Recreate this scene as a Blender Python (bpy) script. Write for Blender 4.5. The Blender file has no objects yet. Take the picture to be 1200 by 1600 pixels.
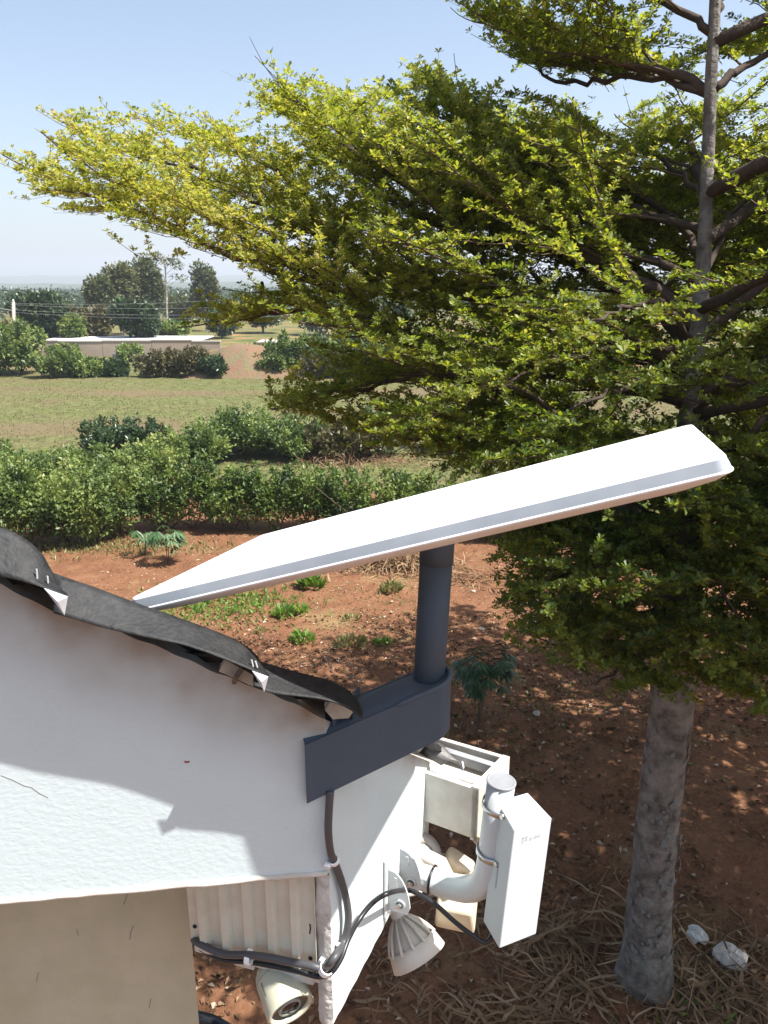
import bpy, math, random
import numpy as np
from mathutils import Vector, Matrix

# ------------------------------------------------------------------ camera, sky, sun, exposure
S = bpy.context.scene
H = 5.6                                   # eye height above the soil
PITCH = math.radians(16.45)
cam = bpy.data.cameras.new("camera"); camo = bpy.data.objects.new("camera", cam)
S.collection.objects.link(camo); S.camera = camo
camo.location = (0, 0, H); camo.rotation_euler = (math.pi/2 - PITCH, 0, 0)
cam.sensor_fit = 'VERTICAL'; cam.sensor_height = 36; cam.lens = 36*1186/1600
cam.clip_start = 0.02; cam.clip_end = 9000

SUN = Vector((0.50, -0.19, 0.85)).normalized()
world = bpy.data.worlds.new("World"); S.world = world; world.use_nodes = True
wn = world.node_tree; wn.nodes.clear()
sky = wn.nodes.new('ShaderNodeTexSky'); sky.sky_type = 'NISHITA'; sky.sun_disc = False
sky.sun_elevation = math.asin(SUN.z); sky.sun_rotation = math.atan2(SUN.x, SUN.y)
sky.altitude = 0; sky.air_density = 1.0; sky.dust_density = 2.2; sky.ozone_density = 0.2
bg = wn.nodes.new('ShaderNodeBackground'); bg.inputs[1].default_value = 0.088
wo = wn.nodes.new('ShaderNodeOutputWorld')
wn.links.new(sky.outputs[0], bg.inputs[0]); wn.links.new(bg.outputs[0], wo.inputs[0])
sl = bpy.data.lights.new("sun", 'SUN'); sl.energy = 5.0; sl.angle = math.radians(0.53); sl.color = (1.0, 0.965, 0.91)
so = bpy.data.objects.new("sun", sl); S.collection.objects.link(so)
so.rotation_euler = (-SUN).to_track_quat('-Z', 'Y').to_euler(); so.location = (6, -2, 14)
S.view_settings.view_transform = 'Standard'; S.view_settings.look = 'None'
S.view_settings.exposure = 1.27; S.view_settings.gamma = 1.0; S.view_settings.use_curve_mapping = False
S.render.engine = 'CYCLES'
S.cycles.max_bounces = 8; S.cycles.transparent_max_bounces = 8

rng = np.random.default_rng(11)
random.seed(5)
COL = S.collection
F = 1186.0
CP, SP = math.cos(PITCH), math.sin(PITCH)

# ------------------------------------------------------------------ survey helpers: sight line of a photo point -> place in the world
def ray(px, py):
    u = (px-600)/F; v = (py-800)/F
    return np.array([u, CP-v*SP, -(SP+v*CP)])
EYE = np.array([0, 0, H])
def PY(px, py, Y):
    r = ray(px, py); return EYE + r*(Y/r[1])
def PZ(px, py, z):
    r = ray(px, py); return EYE + r*((z-H)/r[2])
def PPL(px, py, q, n):
    r = ray(px, py); q = np.asarray(q, float); return EYE + r*(((q-EYE)@n)/(r@n))
def nrm(v):
    v = np.asarray(v, float); return v/np.linalg.norm(v)

# ------------------------------------------------------------------ materials
def mat(name, color, rough=0.6, var=0.0, scale=8.0, bump=0.0, bscale=60.0, metallic=0.0, color2=None, spec=0.5, detail=6.0):
    m = bpy.data.materials.new(name); m.use_nodes = True
    nt = m.node_tree; b = nt.nodes['Principled BSDF']
    b.inputs['Roughness'].default_value = rough; b.inputs['Metallic'].default_value = metallic
    b.inputs['Specular IOR Level'].default_value = spec
    tc = nt.nodes.new('ShaderNodeTexCoord')
    c = tuple(color)+(1,)
    if var > 0 or color2 is not None:
        n = nt.nodes.new('ShaderNodeTexNoise'); n.inputs['Scale'].default_value = scale; n.inputs['Detail'].default_value = detail
        n.inputs['Roughness'].default_value = 0.62
        nt.links.new(tc.outputs['Object'], n.inputs['Vector'])
        r = nt.nodes.new('ShaderNodeValToRGB')
        c2 = tuple(color2)+(1,) if color2 is not None else tuple(max(0, x*(1-var)) for x in color)+(1,)
        r.color_ramp.elements[0].position = 0.36; r.color_ramp.elements[1].position = 0.64
        r.color_ramp.elements[0].color = c2; r.color_ramp.elements[1].color = c
        nt.links.new(n.outputs[0], r.inputs[0]); nt.links.new(r.outputs[0], b.inputs['Base Color'])
    else:
        b.inputs['Base Color'].default_value = c
    if bump > 0:
        n2 = nt.nodes.new('ShaderNodeTexNoise'); n2.inputs['Scale'].default_value = bscale; n2.inputs['Detail'].default_value = 5
        bp = nt.nodes.new('ShaderNodeBump'); bp.inputs['Strength'].default_value = 1.0; bp.inputs['Distance'].default_value = bump
        nt.links.new(tc.outputs['Object'], n2.inputs['Vector'])
        nt.links.new(n2.outputs[0], bp.inputs['Height']); nt.links.new(bp.outputs[0], b.inputs['Normal'])
    return m

def leaf_mat(name, stops, trans=0.42, rough=0.45, spec=0.4):
    """leaf colour picked per leaf by the mesh attribute rnd"""
    m = bpy.data.materials.new(name); m.use_nodes = True
    nt = m.node_tree; b = nt.nodes['Principled BSDF']
    b.inputs['Roughness'].default_value = rough; b.inputs['Specular IOR Level'].default_value = spec
    at = nt.nodes.new('ShaderNodeAttribute'); at.attribute_name = 'rnd'
    r = nt.nodes.new('ShaderNodeValToRGB')
    el = r.color_ramp.elements
    while len(el) < len(stops): el.new(0.5)
    for e, (p, c) in zip(el, stops): e.position = p; e.color = tuple(c)+(1,)
    nt.links.new(at.outputs['Fac'], r.inputs[0])
    nt.links.new(r.outputs[0], b.inputs['Base Color'])
    if trans > 0:
        t = nt.nodes.new('ShaderNodeBsdfTranslucent'); mx = nt.nodes.new('ShaderNodeMixShader'); mx.inputs[0].default_value = trans
        hs = nt.nodes.new('ShaderNodeHueSaturation'); hs.inputs['Hue'].default_value = 0.485
        hs.inputs['Saturation'].default_value = 1.12; hs.inputs['Value'].default_value = 1.55
        nt.links.new(r.outputs[0], hs.inputs['Color']); nt.links.new(hs.outputs[0], t.inputs[0])
        out = nt.nodes['Material Output']
        nt.links.new(b.outputs[0], mx.inputs[1]); nt.links.new(t.outputs[0], mx.inputs[2]); nt.links.new(mx.outputs[0], out.inputs[0])
    return m

# ------------------------------------------------------------------ object helpers
def tag(o, label=None, cat=None, group=None, kind=None):
    if label: o['label'] = label
    if cat: o['category'] = cat
    if group: o['group'] = group
    if kind: o['kind'] = kind
    return o
def empty(name, loc, label, cat, group=None):
    o = bpy.data.objects.new(name, None); COL.objects.link(o); o.location = Vector(loc); o.empty_display_size = 0.05
    return tag(o, label, cat, group)
def link(name, me, m, parent=None, smooth=False, origin=None):
    if m is not None: me.materials.append(m)
    if smooth: me.polygons.foreach_set('use_smooth', np.ones(len(me.polygons), bool))
    o = bpy.data.objects.new(name, me); COL.objects.link(o)
    if parent is not None:
        o.parent = parent
        if parent.type == 'EMPTY': o.matrix_parent_inverse = Matrix.Translation(-parent.location)   # meshes are written in world coordinates
    return o
def np_mesh(name, V, Fa, rnd=None):
    V = np.asarray(V, np.float32); Fa = np.asarray(Fa, np.int32)
    me = bpy.data.meshes.new(name); n, k = Fa.shape
    me.vertices.add(len(V)); me.vertices.foreach_set('co', V.ravel())
    me.loops.add(n*k); me.loops.foreach_set('vertex_index', Fa.ravel())
    me.polygons.add(n); me.polygons.foreach_set('loop_start', np.arange(0, n*k, k, dtype=np.int32))
    me.update(calc_edges=True)
    if rnd is not None:
        a = me.attributes.new('rnd', 'FLOAT', 'POINT'); a.data.foreach_set('value', np.asarray(rnd, np.float32))
    return me

class MB:
    def __init__(s): s.v = []; s.f = []
    def add(s, vs, fs):
        o = len(s.v); s.v += [tuple(map(float, p)) for p in vs]; s.f += [tuple(i+o for i in f) for f in fs]
    def box(s, c, ax, ay, az, sx, sy, sz):
        c = np.asarray(c, float); ax, ay, az = map(nrm, (ax, ay, az)); vs = []
        for k in (-1, 1):
            for j in (-1, 1):
                for i in (-1, 1): vs.append(c + ax*i*sx/2 + ay*j*sy/2 + az*k*sz/2)
        s.add(vs, [(0, 2, 3, 1), (4, 5, 7, 6), (0, 1, 5, 4), (2, 6, 7, 3), (0, 4, 6, 2), (1, 3, 7, 5)])
    def prism(s, poly, d):
        """closed polygon (list of 3d points) extruded by vector d"""
        n = len(poly); d = np.asarray(d, float); a = [np.asarray(p, float) for p in poly]
        s.add(a+[p+d for p in a], [tuple(range(n)), tuple(range(2*n-1, n-1, -1))]+[(i, i+n, (i+1) % n+n, (i+1) % n) for i in range(n)])
    def tube(s, pts, r, n=10, caps=True):
        pts = [np.asarray(p, float) for p in pts]; m = len(pts)
        rr = r if hasattr(r, '__len__') else [r]*m
        T = [nrm(pts[min(i+1, m-1)]-pts[max(i-1, 0)]) for i in range(m)]
        ref = np.array([0, 0, 1.]) if abs(T[0][2]) < .9 else np.array([1., 0, 0])
        U = nrm(np.cross(T[0], ref)); vs = []
        for i in range(m):
            U = nrm(U - T[i]*(U@T[i])); W = np.cross(T[i], U)
            for k in range(n):
                a = 2*math.pi*k/n; vs.append(pts[i]+rr[i]*(U*math.cos(a)+W*math.sin(a)))
        fs = [(i*n+k, i*n+(k+1) % n, (i+1)*n+(k+1) % n, (i+1)*n+k) for i in range(m-1) for k in range(n)]
        if caps: fs += [tuple(range(n-1, -1, -1)), tuple(range((m-1)*n, m*n))]
        s.add(vs, fs)
    def lathe(s, c, axis, prof, n=32, a0=0, a1=2*math.pi, ref=(0, 0, 1)):
        """prof: list of (distance along axis, radius)"""
        c = np.asarray(c, float); ax = nrm(axis); rf = np.asarray(ref, float)
        if abs(ax@rf) > .95: rf = np.array([1., 0, 0])
        U = nrm(rf-ax*(ax@rf)); W = np.cross(ax, U); full = abs(a1-a0-2*math.pi) < 1e-6; m = n if full else n+1; vs = []
        for d, r in prof:
            for k in range(m):
                a = a0+(a1-a0)*k/n; vs.append(c+ax*d+r*(U*math.cos(a)+W*math.sin(a)))
        fs = []
        for i in range(len(prof)-1):
            for k in range(n):
                k2 = (k+1) % m; fs.append((i*m+k, i*m+k2, (i+1)*m+k2, (i+1)*m+k))
        s.add(vs, fs)
    def grid(s, P):
        """P: 2D list of points"""
        R, Cn = len(P), len(P[0])
        s.add([p for row in P for p in row], [(i*Cn+j, i*Cn+j+1, (i+1)*Cn+j+1, (i+1)*Cn+j) for i in range(R-1) for j in range(Cn-1)])
    def build(s, name, m, parent=None, smooth=False, bevel=0.0, solid=0.0, seg=2):
        me = bpy.data.meshes.new(name); me.from_pydata(s.v, [], s.f); me.update()
        o = link(name, me, m, parent, smooth)
        if solid:
            md = o.modifiers.new('thick', 'SOLIDIFY'); md.thickness = solid; md.offset = 0
        if bevel:
            md = o.modifiers.new('bevel', 'BEVEL'); md.width = bevel; md.segments = seg; md.limit_method = 'ANGLE'
        return o

def tubes_mesh(tubes, name):
    """many thin tapered twigs in one numpy mesh: list of (pts (m,3), r0, r1, sides)"""
    Vs, Fs, off = [], [], 0
    for pts, r0, r1, n in tubes:
        m = len(pts); T = np.gradient(pts, axis=0); T /= np.linalg.norm(T, axis=1)[:, None]+1e-9
        ref = np.array([0.31, 0.17, 0.93]); U = np.cross(T, ref); U /= np.linalg.norm(U, axis=1)[:, None]+1e-9
        W = np.cross(T, U); a = np.arange(n)*2*np.pi/n; r = np.linspace(r0, r1, m)[:, None, None]
        V = pts[:, None]+r*(U[:, None]*np.cos(a)[None, :, None]+W[:, None]*np.sin(a)[None, :, None])
        i = np.arange(m-1)[:, None]*n; k = np.arange(n)[None]; k2 = (k+1) % n
        Fq = np.stack([i+k, i+k2, i+n+k2, i+n+k], -1).reshape(-1, 4)+off
        Vs.append(V.reshape(-1, 3)); Fs.append(Fq); off += m*n
    return np_mesh(name, np.concatenate(Vs), np.concatenate(Fs))

def leaves(name, pos, d, up, L, Wd, rnd, fold=0.18, wide=0.62, droop=0.0):
    """one 4-point folded leaf per row"""
    n = len(pos); L = np.broadcast_to(np.asarray(L, float), (n,)); Wd = np.broadcast_to(np.asarray(Wd, float), (n,))
    d = d/(np.linalg.norm(d, axis=1)[:, None]+1e-9); s = np.cross(d, up); s /= np.linalg.norm(s, axis=1)[:, None]+1e-9
    nn = np.cross(s, d)
    mid = pos+d*(L*wide)[:, None]
    lift = nn*(Wd*fold)[:, None]
    tip = pos+d*L[:, None]-nn*(L*droop)[:, None]
    V = np.stack([pos, mid-s*(Wd/2)[:, None]+lift, tip, mid+s*(Wd/2)[:, None]+lift], 1).reshape(-1, 3)
    b = np.arange(n)[:, None]*4
    Fa = np.concatenate([b+np.array([[0, 2, 1]]), b+np.array([[0, 3, 2]])])
    return np_mesh(name, V, Fa, np.repeat(rnd, 4))

def unit(n):
    v = rng.normal(size=(n, 3)); return v/np.linalg.norm(v, axis=1)[:, None]

def vnoise(x, y, seed=0):
    """smooth value noise"""
    def h(i, j):
        a = np.sin(i*127.1+j*311.7+seed*74.7)*43758.5453; return a-np.floor(a)
    i, j = np.floor(x), np.floor(y); fx, fy = x-i, y-j; fx = fx*fx*(3-2*fx); fy = fy*fy*(3-2*fy)
    return (h(i, j)*(1-fx)+h(i+1, j)*fx)*(1-fy)+(h(i, j+1)*(1-fx)+h(i+1, j+1)*fx)*fy

# ------------------------------------------------------------------ ground
def ground_h(x, y):
    near = np.clip((19-y)/3, 0, 1)*np.clip((11-np.abs(x))/3, 0, 1)
    z = 0.10*(vnoise(x*.35, y*.35, 1)-.5)*near + (0.055*(vnoise(x*2.1, y*2.1, 2)-.5) + 0.035*(vnoise(x*6, y*6, 3)-.5)+0.018*(vnoise(x*14, y*14, 4)-.5))*near
    z = z + 0.10*(vnoise(x*.9, y*.9, 6)-.5)*np.clip((y-19)/6, 0, 1)*np.clip((70-y)/20, 0, 1)
    return z
def axis(lo, hi, st, far, ratio):
    a = list(np.arange(lo, hi+st/2, st)); d = st
    while a[-1] < far: d *= ratio; a.append(a[-1]+d)
    return a
xs_pos = axis(0, 8, .062, 5000, 1.16); xs = np.array([-v for v in xs_pos[:0:-1]]+xs_pos)
ys = np.array([-30, -12, -5, -2, -.5]+axis(0.0, 17, .062, 7000, 1.12))
X, Yg = np.meshgrid(xs, ys); Z = ground_h(X, Yg)
nx = len(xs); idx = np.arange(len(ys)*nx).reshape(len(ys), nx)
Fq = np.stack([idx[:-1, :-1], idx[:-1, 1:], idx[1:, 1:], idx[1:, :-1]], -1).reshape(-1, 4)
def ground_mat():
    m = bpy.data.materials.new('red_soil_and_grass'); m.use_nodes = True; nt = m.node_tree; N = nt.nodes; K = nt.links.new
    b = N['Principled BSDF']; b.inputs['Roughness'].default_value = .95; b.inputs['Specular IOR Level'].default_value = .12
    tc = N.new('ShaderNodeTexCoord')
    def noise(sc, det=6, rg=.6):
        n = N.new('ShaderNodeTexNoise'); n.inputs['Scale'].default_value = sc; n.inputs['Detail'].default_value = det; n.inputs['Roughness'].default_value = rg
        K(tc.outputs['Object'], n.inputs['Vector']); return n.outputs[0]
    def ramp(src, stops):
        r = N.new('ShaderNodeValToRGB'); el = r.color_ramp.elements
        while len(el) < len(stops): el.new(.5)
        for e, (p, c) in zip(el, stops): e.position = p; e.color = tuple(c)+(1,) if len(c) == 3 else c
        K(src, r.inputs[0]); return r.outputs[0]
    def mix(f, a, c):
        x = N.new('ShaderNodeMix'); x.data_type = 'RGBA'; K(f, x.inputs[0]); K(a, x.inputs[6]); K(c, x.inputs[7]); return x.outputs[2]
    def math_(op, a, c):
        x = N.new('ShaderNodeMath'); x.operation = op
        for i, q in enumerate((a, c)):
            if isinstance(q, (int, float)): x.inputs[i].default_value = q
            else: K(q, x.inputs[i])
        return x.outputs[0]
    soil = ramp(noise(1.6, 8, .65), [(.3, (.10, .045, .024)), (.52, (.18, .087, .046)), (.75, (.235, .124, .07))])
    fine = ramp(noise(22, 5), [(.33, (.078, .033, .018)), (.62, (.225, .109, .058))])
    soil = mix(ramp(noise(5, 4), [(.4, (.25,)*3), (.62, (.75,)*3)]), soil, fine)
    # dry straw-coloured and mossy ground cover in patches
    cover = ramp(noise(30, 4), [(.4, (.20, .15, .07)), (.62, (.30, .25, .12))])
    soil = mix(ramp(noise(.55, 7, .7), [(.55, (0,)*3), (.68, (.55,)*3)]), soil, cover)
    grass = ramp(noise(.45, 9, .7), [(.28, (.12, .098, .05)), (.42, (.145, .14, .06)), (.55, (.132, .145, .051)), (.72, (.187, .174, .085))])
    blot = ramp(noise(2.3, 6, .7), [(.42, (.5,)*3), (.6, (1.,)*3)])
    mm = N.new('ShaderNodeMix'); mm.data_type = 'RGBA'; mm.blend_type = 'MULTIPLY'; mm.inputs[0].default_value = .8; K(grass, mm.inputs[6]); K(blot, mm.inputs[7])
    grass = mm.outputs[2]
    mpb = N.new('ShaderNodeMapping'); mpb.inputs['Scale'].default_value = (.05, .22, 1); K(tc.outputs['Object'], mpb.inputs[0])
    nb_ = N.new('ShaderNodeTexNoise'); nb_.inputs['Scale'].default_value = 1; nb_.inputs['Detail'].default_value = 6; K(mpb.outputs[0], nb_.inputs['Vector'])
    brown = N.new('ShaderNodeRGB'); brown.outputs[0].default_value = (.145, .10, .062, 1)
    grass = mix(ramp(nb_.outputs[0], [(.46, (0,)*3), (.62, (.7,)*3)]), grass, brown.outputs[0])
    sep = N.new('ShaderNodeSeparateXYZ'); K(tc.outputs['Object'], sep.inputs[0])
    wob = math_('MULTIPLY', math_('SUBTRACT', noise(.35, 5), .5), 9.0)
    yy = math_('ADD', sep.outputs[1], wob)
    fy = math_('DIVIDE', math_('SUBTRACT', yy, 20.5), 1.6)
    cl = N.new('ShaderNodeClamp'); K(fy, cl.inputs[0])
    col = mix(cl.outputs[0], soil, grass)
    far = math_('DIVIDE', math_('SUBTRACT', yy, 52), 6); c2 = N.new('ShaderNodeClamp'); K(far, c2.inputs[0])
    scrub = ramp(noise(.25, 8, .7), [(.35, (.05, .075, .022)), (.52, (.14, .13, .05)), (.66, (.30, .14, .075))])
    col = mix(c2.outputs[0], col, scrub)
    K(col, b.inputs['Base Color'])
    bp = N.new('ShaderNodeBump'); bp.inputs['Distance'].default_value = .025; bp.inputs['Strength'].default_value = .9
    K(noise(28, 8, .7), bp.inputs['Height']); K(bp.outputs[0], b.inputs['Normal'])
    return m
g = link('ground', np_mesh('ground', np.stack([X, Yg, Z], -1).reshape(-1, 3), Fq), ground_mat(), smooth=True)
tag(g, kind='structure')

def G(px, py):
    """where the sight line of a photo point meets the ground"""
    p = PZ(px, py, 0.0); p[2] = float(ground_h(np.array(p[0]), np.array(p[1]))); return p

# far hills
m_hill = mat('hill_green', (.055, .085, .03), .95, .5, .01)
def ridge(name, D, base, amp, seed, x0=-2600, x1=2600, n=160, depth=700):
    mb = MB(); xs_ = np.linspace(x0, x1, n); rows = []
    for t, hh in ((0, 0), (.25, .55), (.6, 1.), (1.0, .3)):
        row = []
        for x in xs_:
            h = base + amp*(vnoise(np.array(x*.004), np.array(seed*3.3), seed)-.35)+amp*.35*(vnoise(np.array(x*.02), np.array(seed*1.3), seed+1)-.5)
            row.append((x, D+depth*t, -6+max(0, float(h))*hh))
        rows.append(row)
    mb.grid(rows); return tag(mb.build(name, m_hill, smooth=True), kind='structure')
ridge('hills', 1000, 13, 18, 3)
ridge('hills', 2300, 40, 34, 8, -3600, 3600, depth=900)

# ------------------------------------------------------------------ house (the angled corner of the roof edge)
zC = H
a6 = math.radians(6.8); dA = np.array([math.cos(a6), math.sin(a6), 0]); nA = np.array([dA[1], -dA[0], 0])
a22 = math.radians(22.7); dB = np.array([math.sin(a22), math.cos(a22), 0]); nB = np.array([dB[1], -dB[0], 0])
C = np.array([-.065, .742, 0.0]); UP = np.array([0, 0, 1.])
def PA(px, py, off=0.0): return PPL(px, py, C+nA*off, nA)
def PB(px, py, off=0.0): return PPL(px, py, C+nB*off, nB)

def wall_white():
    m = bpy.data.materials.new('white_wall_paint'); m.use_nodes = True; nt = m.node_tree; N = nt.nodes; K = nt.links.new
    b = N['Principled BSDF']; b.inputs['Roughness'].default_value = .7; b.inputs['Specular IOR Level'].default_value = .25
    tc = N.new('ShaderNodeTexCoord')
    n1 = N.new('ShaderNodeTexNoise'); n1.inputs['Scale'].default_value = 7; n1.inputs['Detail'].default_value = 9; n1.inputs['Roughness'].default_value = .7
    n3 = N.new('ShaderNodeTexNoise'); n3.inputs['Scale'].default_value = 60; n3.inputs['Detail'].default_value = 6; n3.inputs['Roughness'].default_value = .75
    mp = N.new('ShaderNodeMapping'); mp.inputs['Scale'].default_value = (1, 1, .7); K(tc.outputs['Object'], mp.inputs[0]); 
    K(mp.outputs[0], n1.inputs['Vector']); K(tc.outputs['Object'], n3.inputs['Vector'])
    r = N.new('ShaderNodeValToRGB'); r.color_ramp.elements[0].position = .2; r.color_ramp.elements[0].color = (.515, .585, .59, 1)
    r.color_ramp.elements[1].position = .52; r.color_ramp.elements[1].color = (.55, .63, .64, 1)
    K(n1.outputs[0], r.inputs[0])
    # dusty grey spots and scuffs
    r2 = N.new('ShaderNodeValToRGB'); r2.color_ramp.elements[0].position = .69; r2.color_ramp.elements[0].color = (0, 0, 0, 1)
    r2.color_ramp.elements[1].position = .80; r2.color_ramp.elements[1].color = (.7, .7, .7, 1); K(n3.outputs[0], r2.inputs[0])
    mx = N.new('ShaderNodeMix'); mx.data_type = 'RGBA'; K(r2.outputs[0], mx.inputs[0]); K(r.outputs[0], mx.inputs[6]); mx.inputs[7].default_value = (.33, .30, .26, 1)
    # soil-brown dirt washed down from the tiles, by a distance stored on the wall
    at = N.new('ShaderNodeAttribute'); at.attribute_name = 'rnd'
    n4 = N.new('ShaderNodeTexNoise'); n4.inputs['Scale'].default_value = 16; n4.inputs['Detail'].default_value = 8; K(tc.outputs['Object'], n4.inputs['Vector'])
    mu = N.new('ShaderNodeMath'); mu.operation = 'MULTIPLY'; K(at.outputs['Fac'], mu.inputs[0]); K(n4.outputs[0], mu.inputs[1])
    mu2 = N.new('ShaderNodeMath'); mu2.operation = 'MULTIPLY'; mu2.use_clamp = True; mu2.inputs[1].default_value = 1.5; K(mu.outputs[0], mu2.inputs[0])
    m2 = N.new('ShaderNodeMix'); m2.data_type = 'RGBA'; K(mu2.outputs[0], m2.inputs[0]); K(mx.outputs[2], m2.inputs[6]); m2.inputs[7].default_value = (.24, .17, .11, 1)
    K(m2.outputs[2], b.inputs['Base Color'])
    w = N.new('ShaderNodeTexNoise'); w.inputs['Scale'].default_value = 120; w.inputs['Detail'].default_value = 7
    mp2 = N.new('ShaderNodeMapping'); mp2.inputs['Scale'].default_value = (1, 1, 1.6); K(tc.outputs['Object'], mp2.inputs[0]); K(mp2.outputs[0], w.inputs['Vector'])
    bp = N.new('ShaderNodeBump'); bp.inputs['Distance'].default_value = .0006; bp.inputs['Strength'].default_value = .8
    K(w.outputs[0], bp.inputs['Height']); K(bp.outputs[0], b.inputs['Normal'])
    return m
M_wall = wall_white()
M_rough = mat('rough_cement_edge', (.62, .60, .55), .85, .35, 40, .004, 90)
M_beige = mat('khaki_wall_paint', (.47, .43, .31), .8, .12, 12, .0008, 90, color2=(.41, .375, .26))
M_tile = mat('black_roof_tile', (.008, .0085, .0095), .62, .4, 90, .0008, 250, color2=(.022, .0225, .023), spec=.3)
M_tile_under = mat('tile_back_coat', (.40, .36, .29), .7, .3, 40)
M_galv = mat('bare_galvanised_fold', (.58, .60, .63), .45, .2, 60, metallic=.15)
M_cream = mat('cream_sheet_paint', (.60, .59, .50), .45, .1, 18, color2=(.53, .50, .40))
M_gutter = mat('off_white_fascia_paint', (.58, .56, .51), .6, .2, 14, .0005, 80, color2=(.46, .41, .35))
M_black = mat('black_rubber', (.012, .012, .014), .38)
M_grey_cable = mat('grey_cable_sheath', (.065, .065, .07), .45, .1, 30)
M_hole = mat('dark_hole', (.01, .01, .01), .9)

house = empty('house', (C[0], C[1], 0), 'white plastered roof corner with black tile verge and khaki wall below', 'house')

# front wall (face towards the camera), subdivided so its edges can wander
zb = PA(300, 1384)[2]
tL = PA(0, 912); tR = PA(514, 1126)
sl_ = (tR[2]-tL[2])/((tR-tL)@dA)
nS, nZ = 90, 12
top_px = [(-40, 893), (0, 912), (60, 944), (100, 963), (180, 985), (260, 1016), (340, 1052), (415, 1080), (465, 1102), (514, 1127)]
tp = [PA(*q) for q in top_px]; ts = [float((p-C)@dA) for p in tp]; tz = [p[2] for p in tp]
def topz(s):
    if s < ts[0]: return tz[0]+sl_*(s-ts[0])*1.15
    return float(np.interp(s, ts, tz))
rows = []; dirt = []
svals = np.concatenate([np.linspace(-1.7, -.5, 22), np.linspace(-.48, 0, 68)])
for j in range(nZ+1):
    row = []
    for s in svals:
        b0 = zb+.0006*math.sin(s*61)+.0005*math.sin(s*143+1)
        t = topz(s)+.001*math.sin(s*170)
        z = b0+(t-b0)*(j/nZ)
        p = C+dA*s; row.append((p[0], p[1], z)); dirt.append(max(0, 1-(t-z)/.13)**1.6)
    rows.append(row)
Pg = np.array(rows); mb = MB(); mb.grid(rows)
back = Pg - nA*0.05
nv = len(mb.v); cn = len(svals)
# bottom, top and right return as thickness
mb.add([tuple(p) for p in Pg[0]]+[tuple(p) for p in back[0]], [(i+1, i, cn+i, cn+i+1) for i in range(cn-1)])
mb.add([tuple(p) for p in Pg[-1]]+[tuple(p) for p in back[-1]], [(i, i+1, cn+i+1, cn+i) for i in range(cn-1)])
dirt += [0]*(2*cn)+[1]*(2*cn)
o = mb.build('front_wall', M_wall, house)
o.data.attributes.new('rnd', 'FLOAT', 'POINT').data.foreach_set('value', np.array(dirt, np.float32))
mb = MB(); mb.tube([C+dA*(-1.7)+UP*(zb+.003)+nA*.0008]+[C+dA*s+UP*(zb+.002+.0006*math.sin(s*61)+.0005*math.sin(s*143+1))+nA*(.0002+.0005*math.sin(s*83)) for s in np.linspace(-1.2, -.002, 60)], .0036, 8)
mb.build('wall_lip', M_gutter, house, True)
# hairline crack and rust mark on the front wall
def surface_line(name, pts, r, m, parent):
    mb = MB(); mb.tube(pts, r, 4); return mb.build(name, m, parent)
M_crack = mat('crack', (.26, .25, .23), .9)
surface_line('crack', [PA(*q, .0002) for q in ((2, 1211), (20, 1218), (38, 1227), (50, 1230), (62, 1239), (76, 1246))], 0.0003, M_crack, house)
surface_line('rust_mark', [PA(*q, .0002) for q in ((288, 1190), (293, 1191), (296, 1190))], .0012, mat('rust', (.30, .06, .04), .8), house)

# side wall (recedes to the gutter), near end left rough
zbB = PB(521, 1600)[2]
Ltot = 0.364; zTopN = topz(0); zTopF = PB(672, 1190)[2]
rows = []; dirt = []
for j in range(25):
    row = []
    for i in range(31):
        s = Ltot*i/30; t = zTopN+(zTopF-zTopN)*i/30; z = zbB+(t-zbB)*j/24
        ss = s+(.0016*math.sin(z*190)+.001*math.sin(z*430) if i == 30 else 0)
        p = C+dB*ss; row.append((p[0], p[1], z+(.0015*math.sin(s*150) if j == 0 else 0))); dirt.append(max(0, 1-(t-z)/.06)**2*.9)
    rows.append(row)
Pg = np.array(rows); mb = MB(); mb.grid(rows)
far = [tuple(r[-1]) for r in Pg]+[tuple(r[-1]-nB*.018) for r in Pg]; k = len(Pg)
mb.add(far, [(i, i+1, k+i+1, k+i) for i in range(k-1)])
bot = [tuple(p) for p in Pg[0]]+[tuple(p-nB*.018) for p in Pg[0]]; k2 = len(Pg[0])
mb.add(bot, [(i+1, i, k2+i, k2+i+1) for i in range(k2-1)])
inner = Pg-nB*.018; mb.grid([list(map(tuple, r)) for r in inner[:, ::-1]])
dirt += [0]*(2*k+2*k2+inner.shape[0]*inner.shape[1])
o = mb.build('side_wall', M_wall, house)
o.data.attributes.new('rnd', 'FLOAT', 'POINT').data.foreach_set('value', np.array(dirt, np.float32))
# rough cement end of the side wall, below the front wall
rows = []
zz = np.linspace(zbB, zb-.001, 40)
for z in zz:
    row = []
    wob = .004*vnoise(np.array(z*70), np.array(1.), 5)+.003*vnoise(np.array(z*170), np.array(2.), 6)
    for i, u in enumerate((0, .25, .5, .75, 1)):
        bulge = .0035*math.sin(math.pi*u)+.0022*float(vnoise(np.array(z*120), np.array(u*5), 3))
        w = .017+.5*float(wob)
        p = C-nB*(w*(1-u))+nB*(float(wob)*.35*u)-dB*bulge; row.append((p[0], p[1], z))
    rows.append(row)
mb = MB(); mb.grid(rows); mb.build('rough_wall_end', M_rough, house, True)

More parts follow.
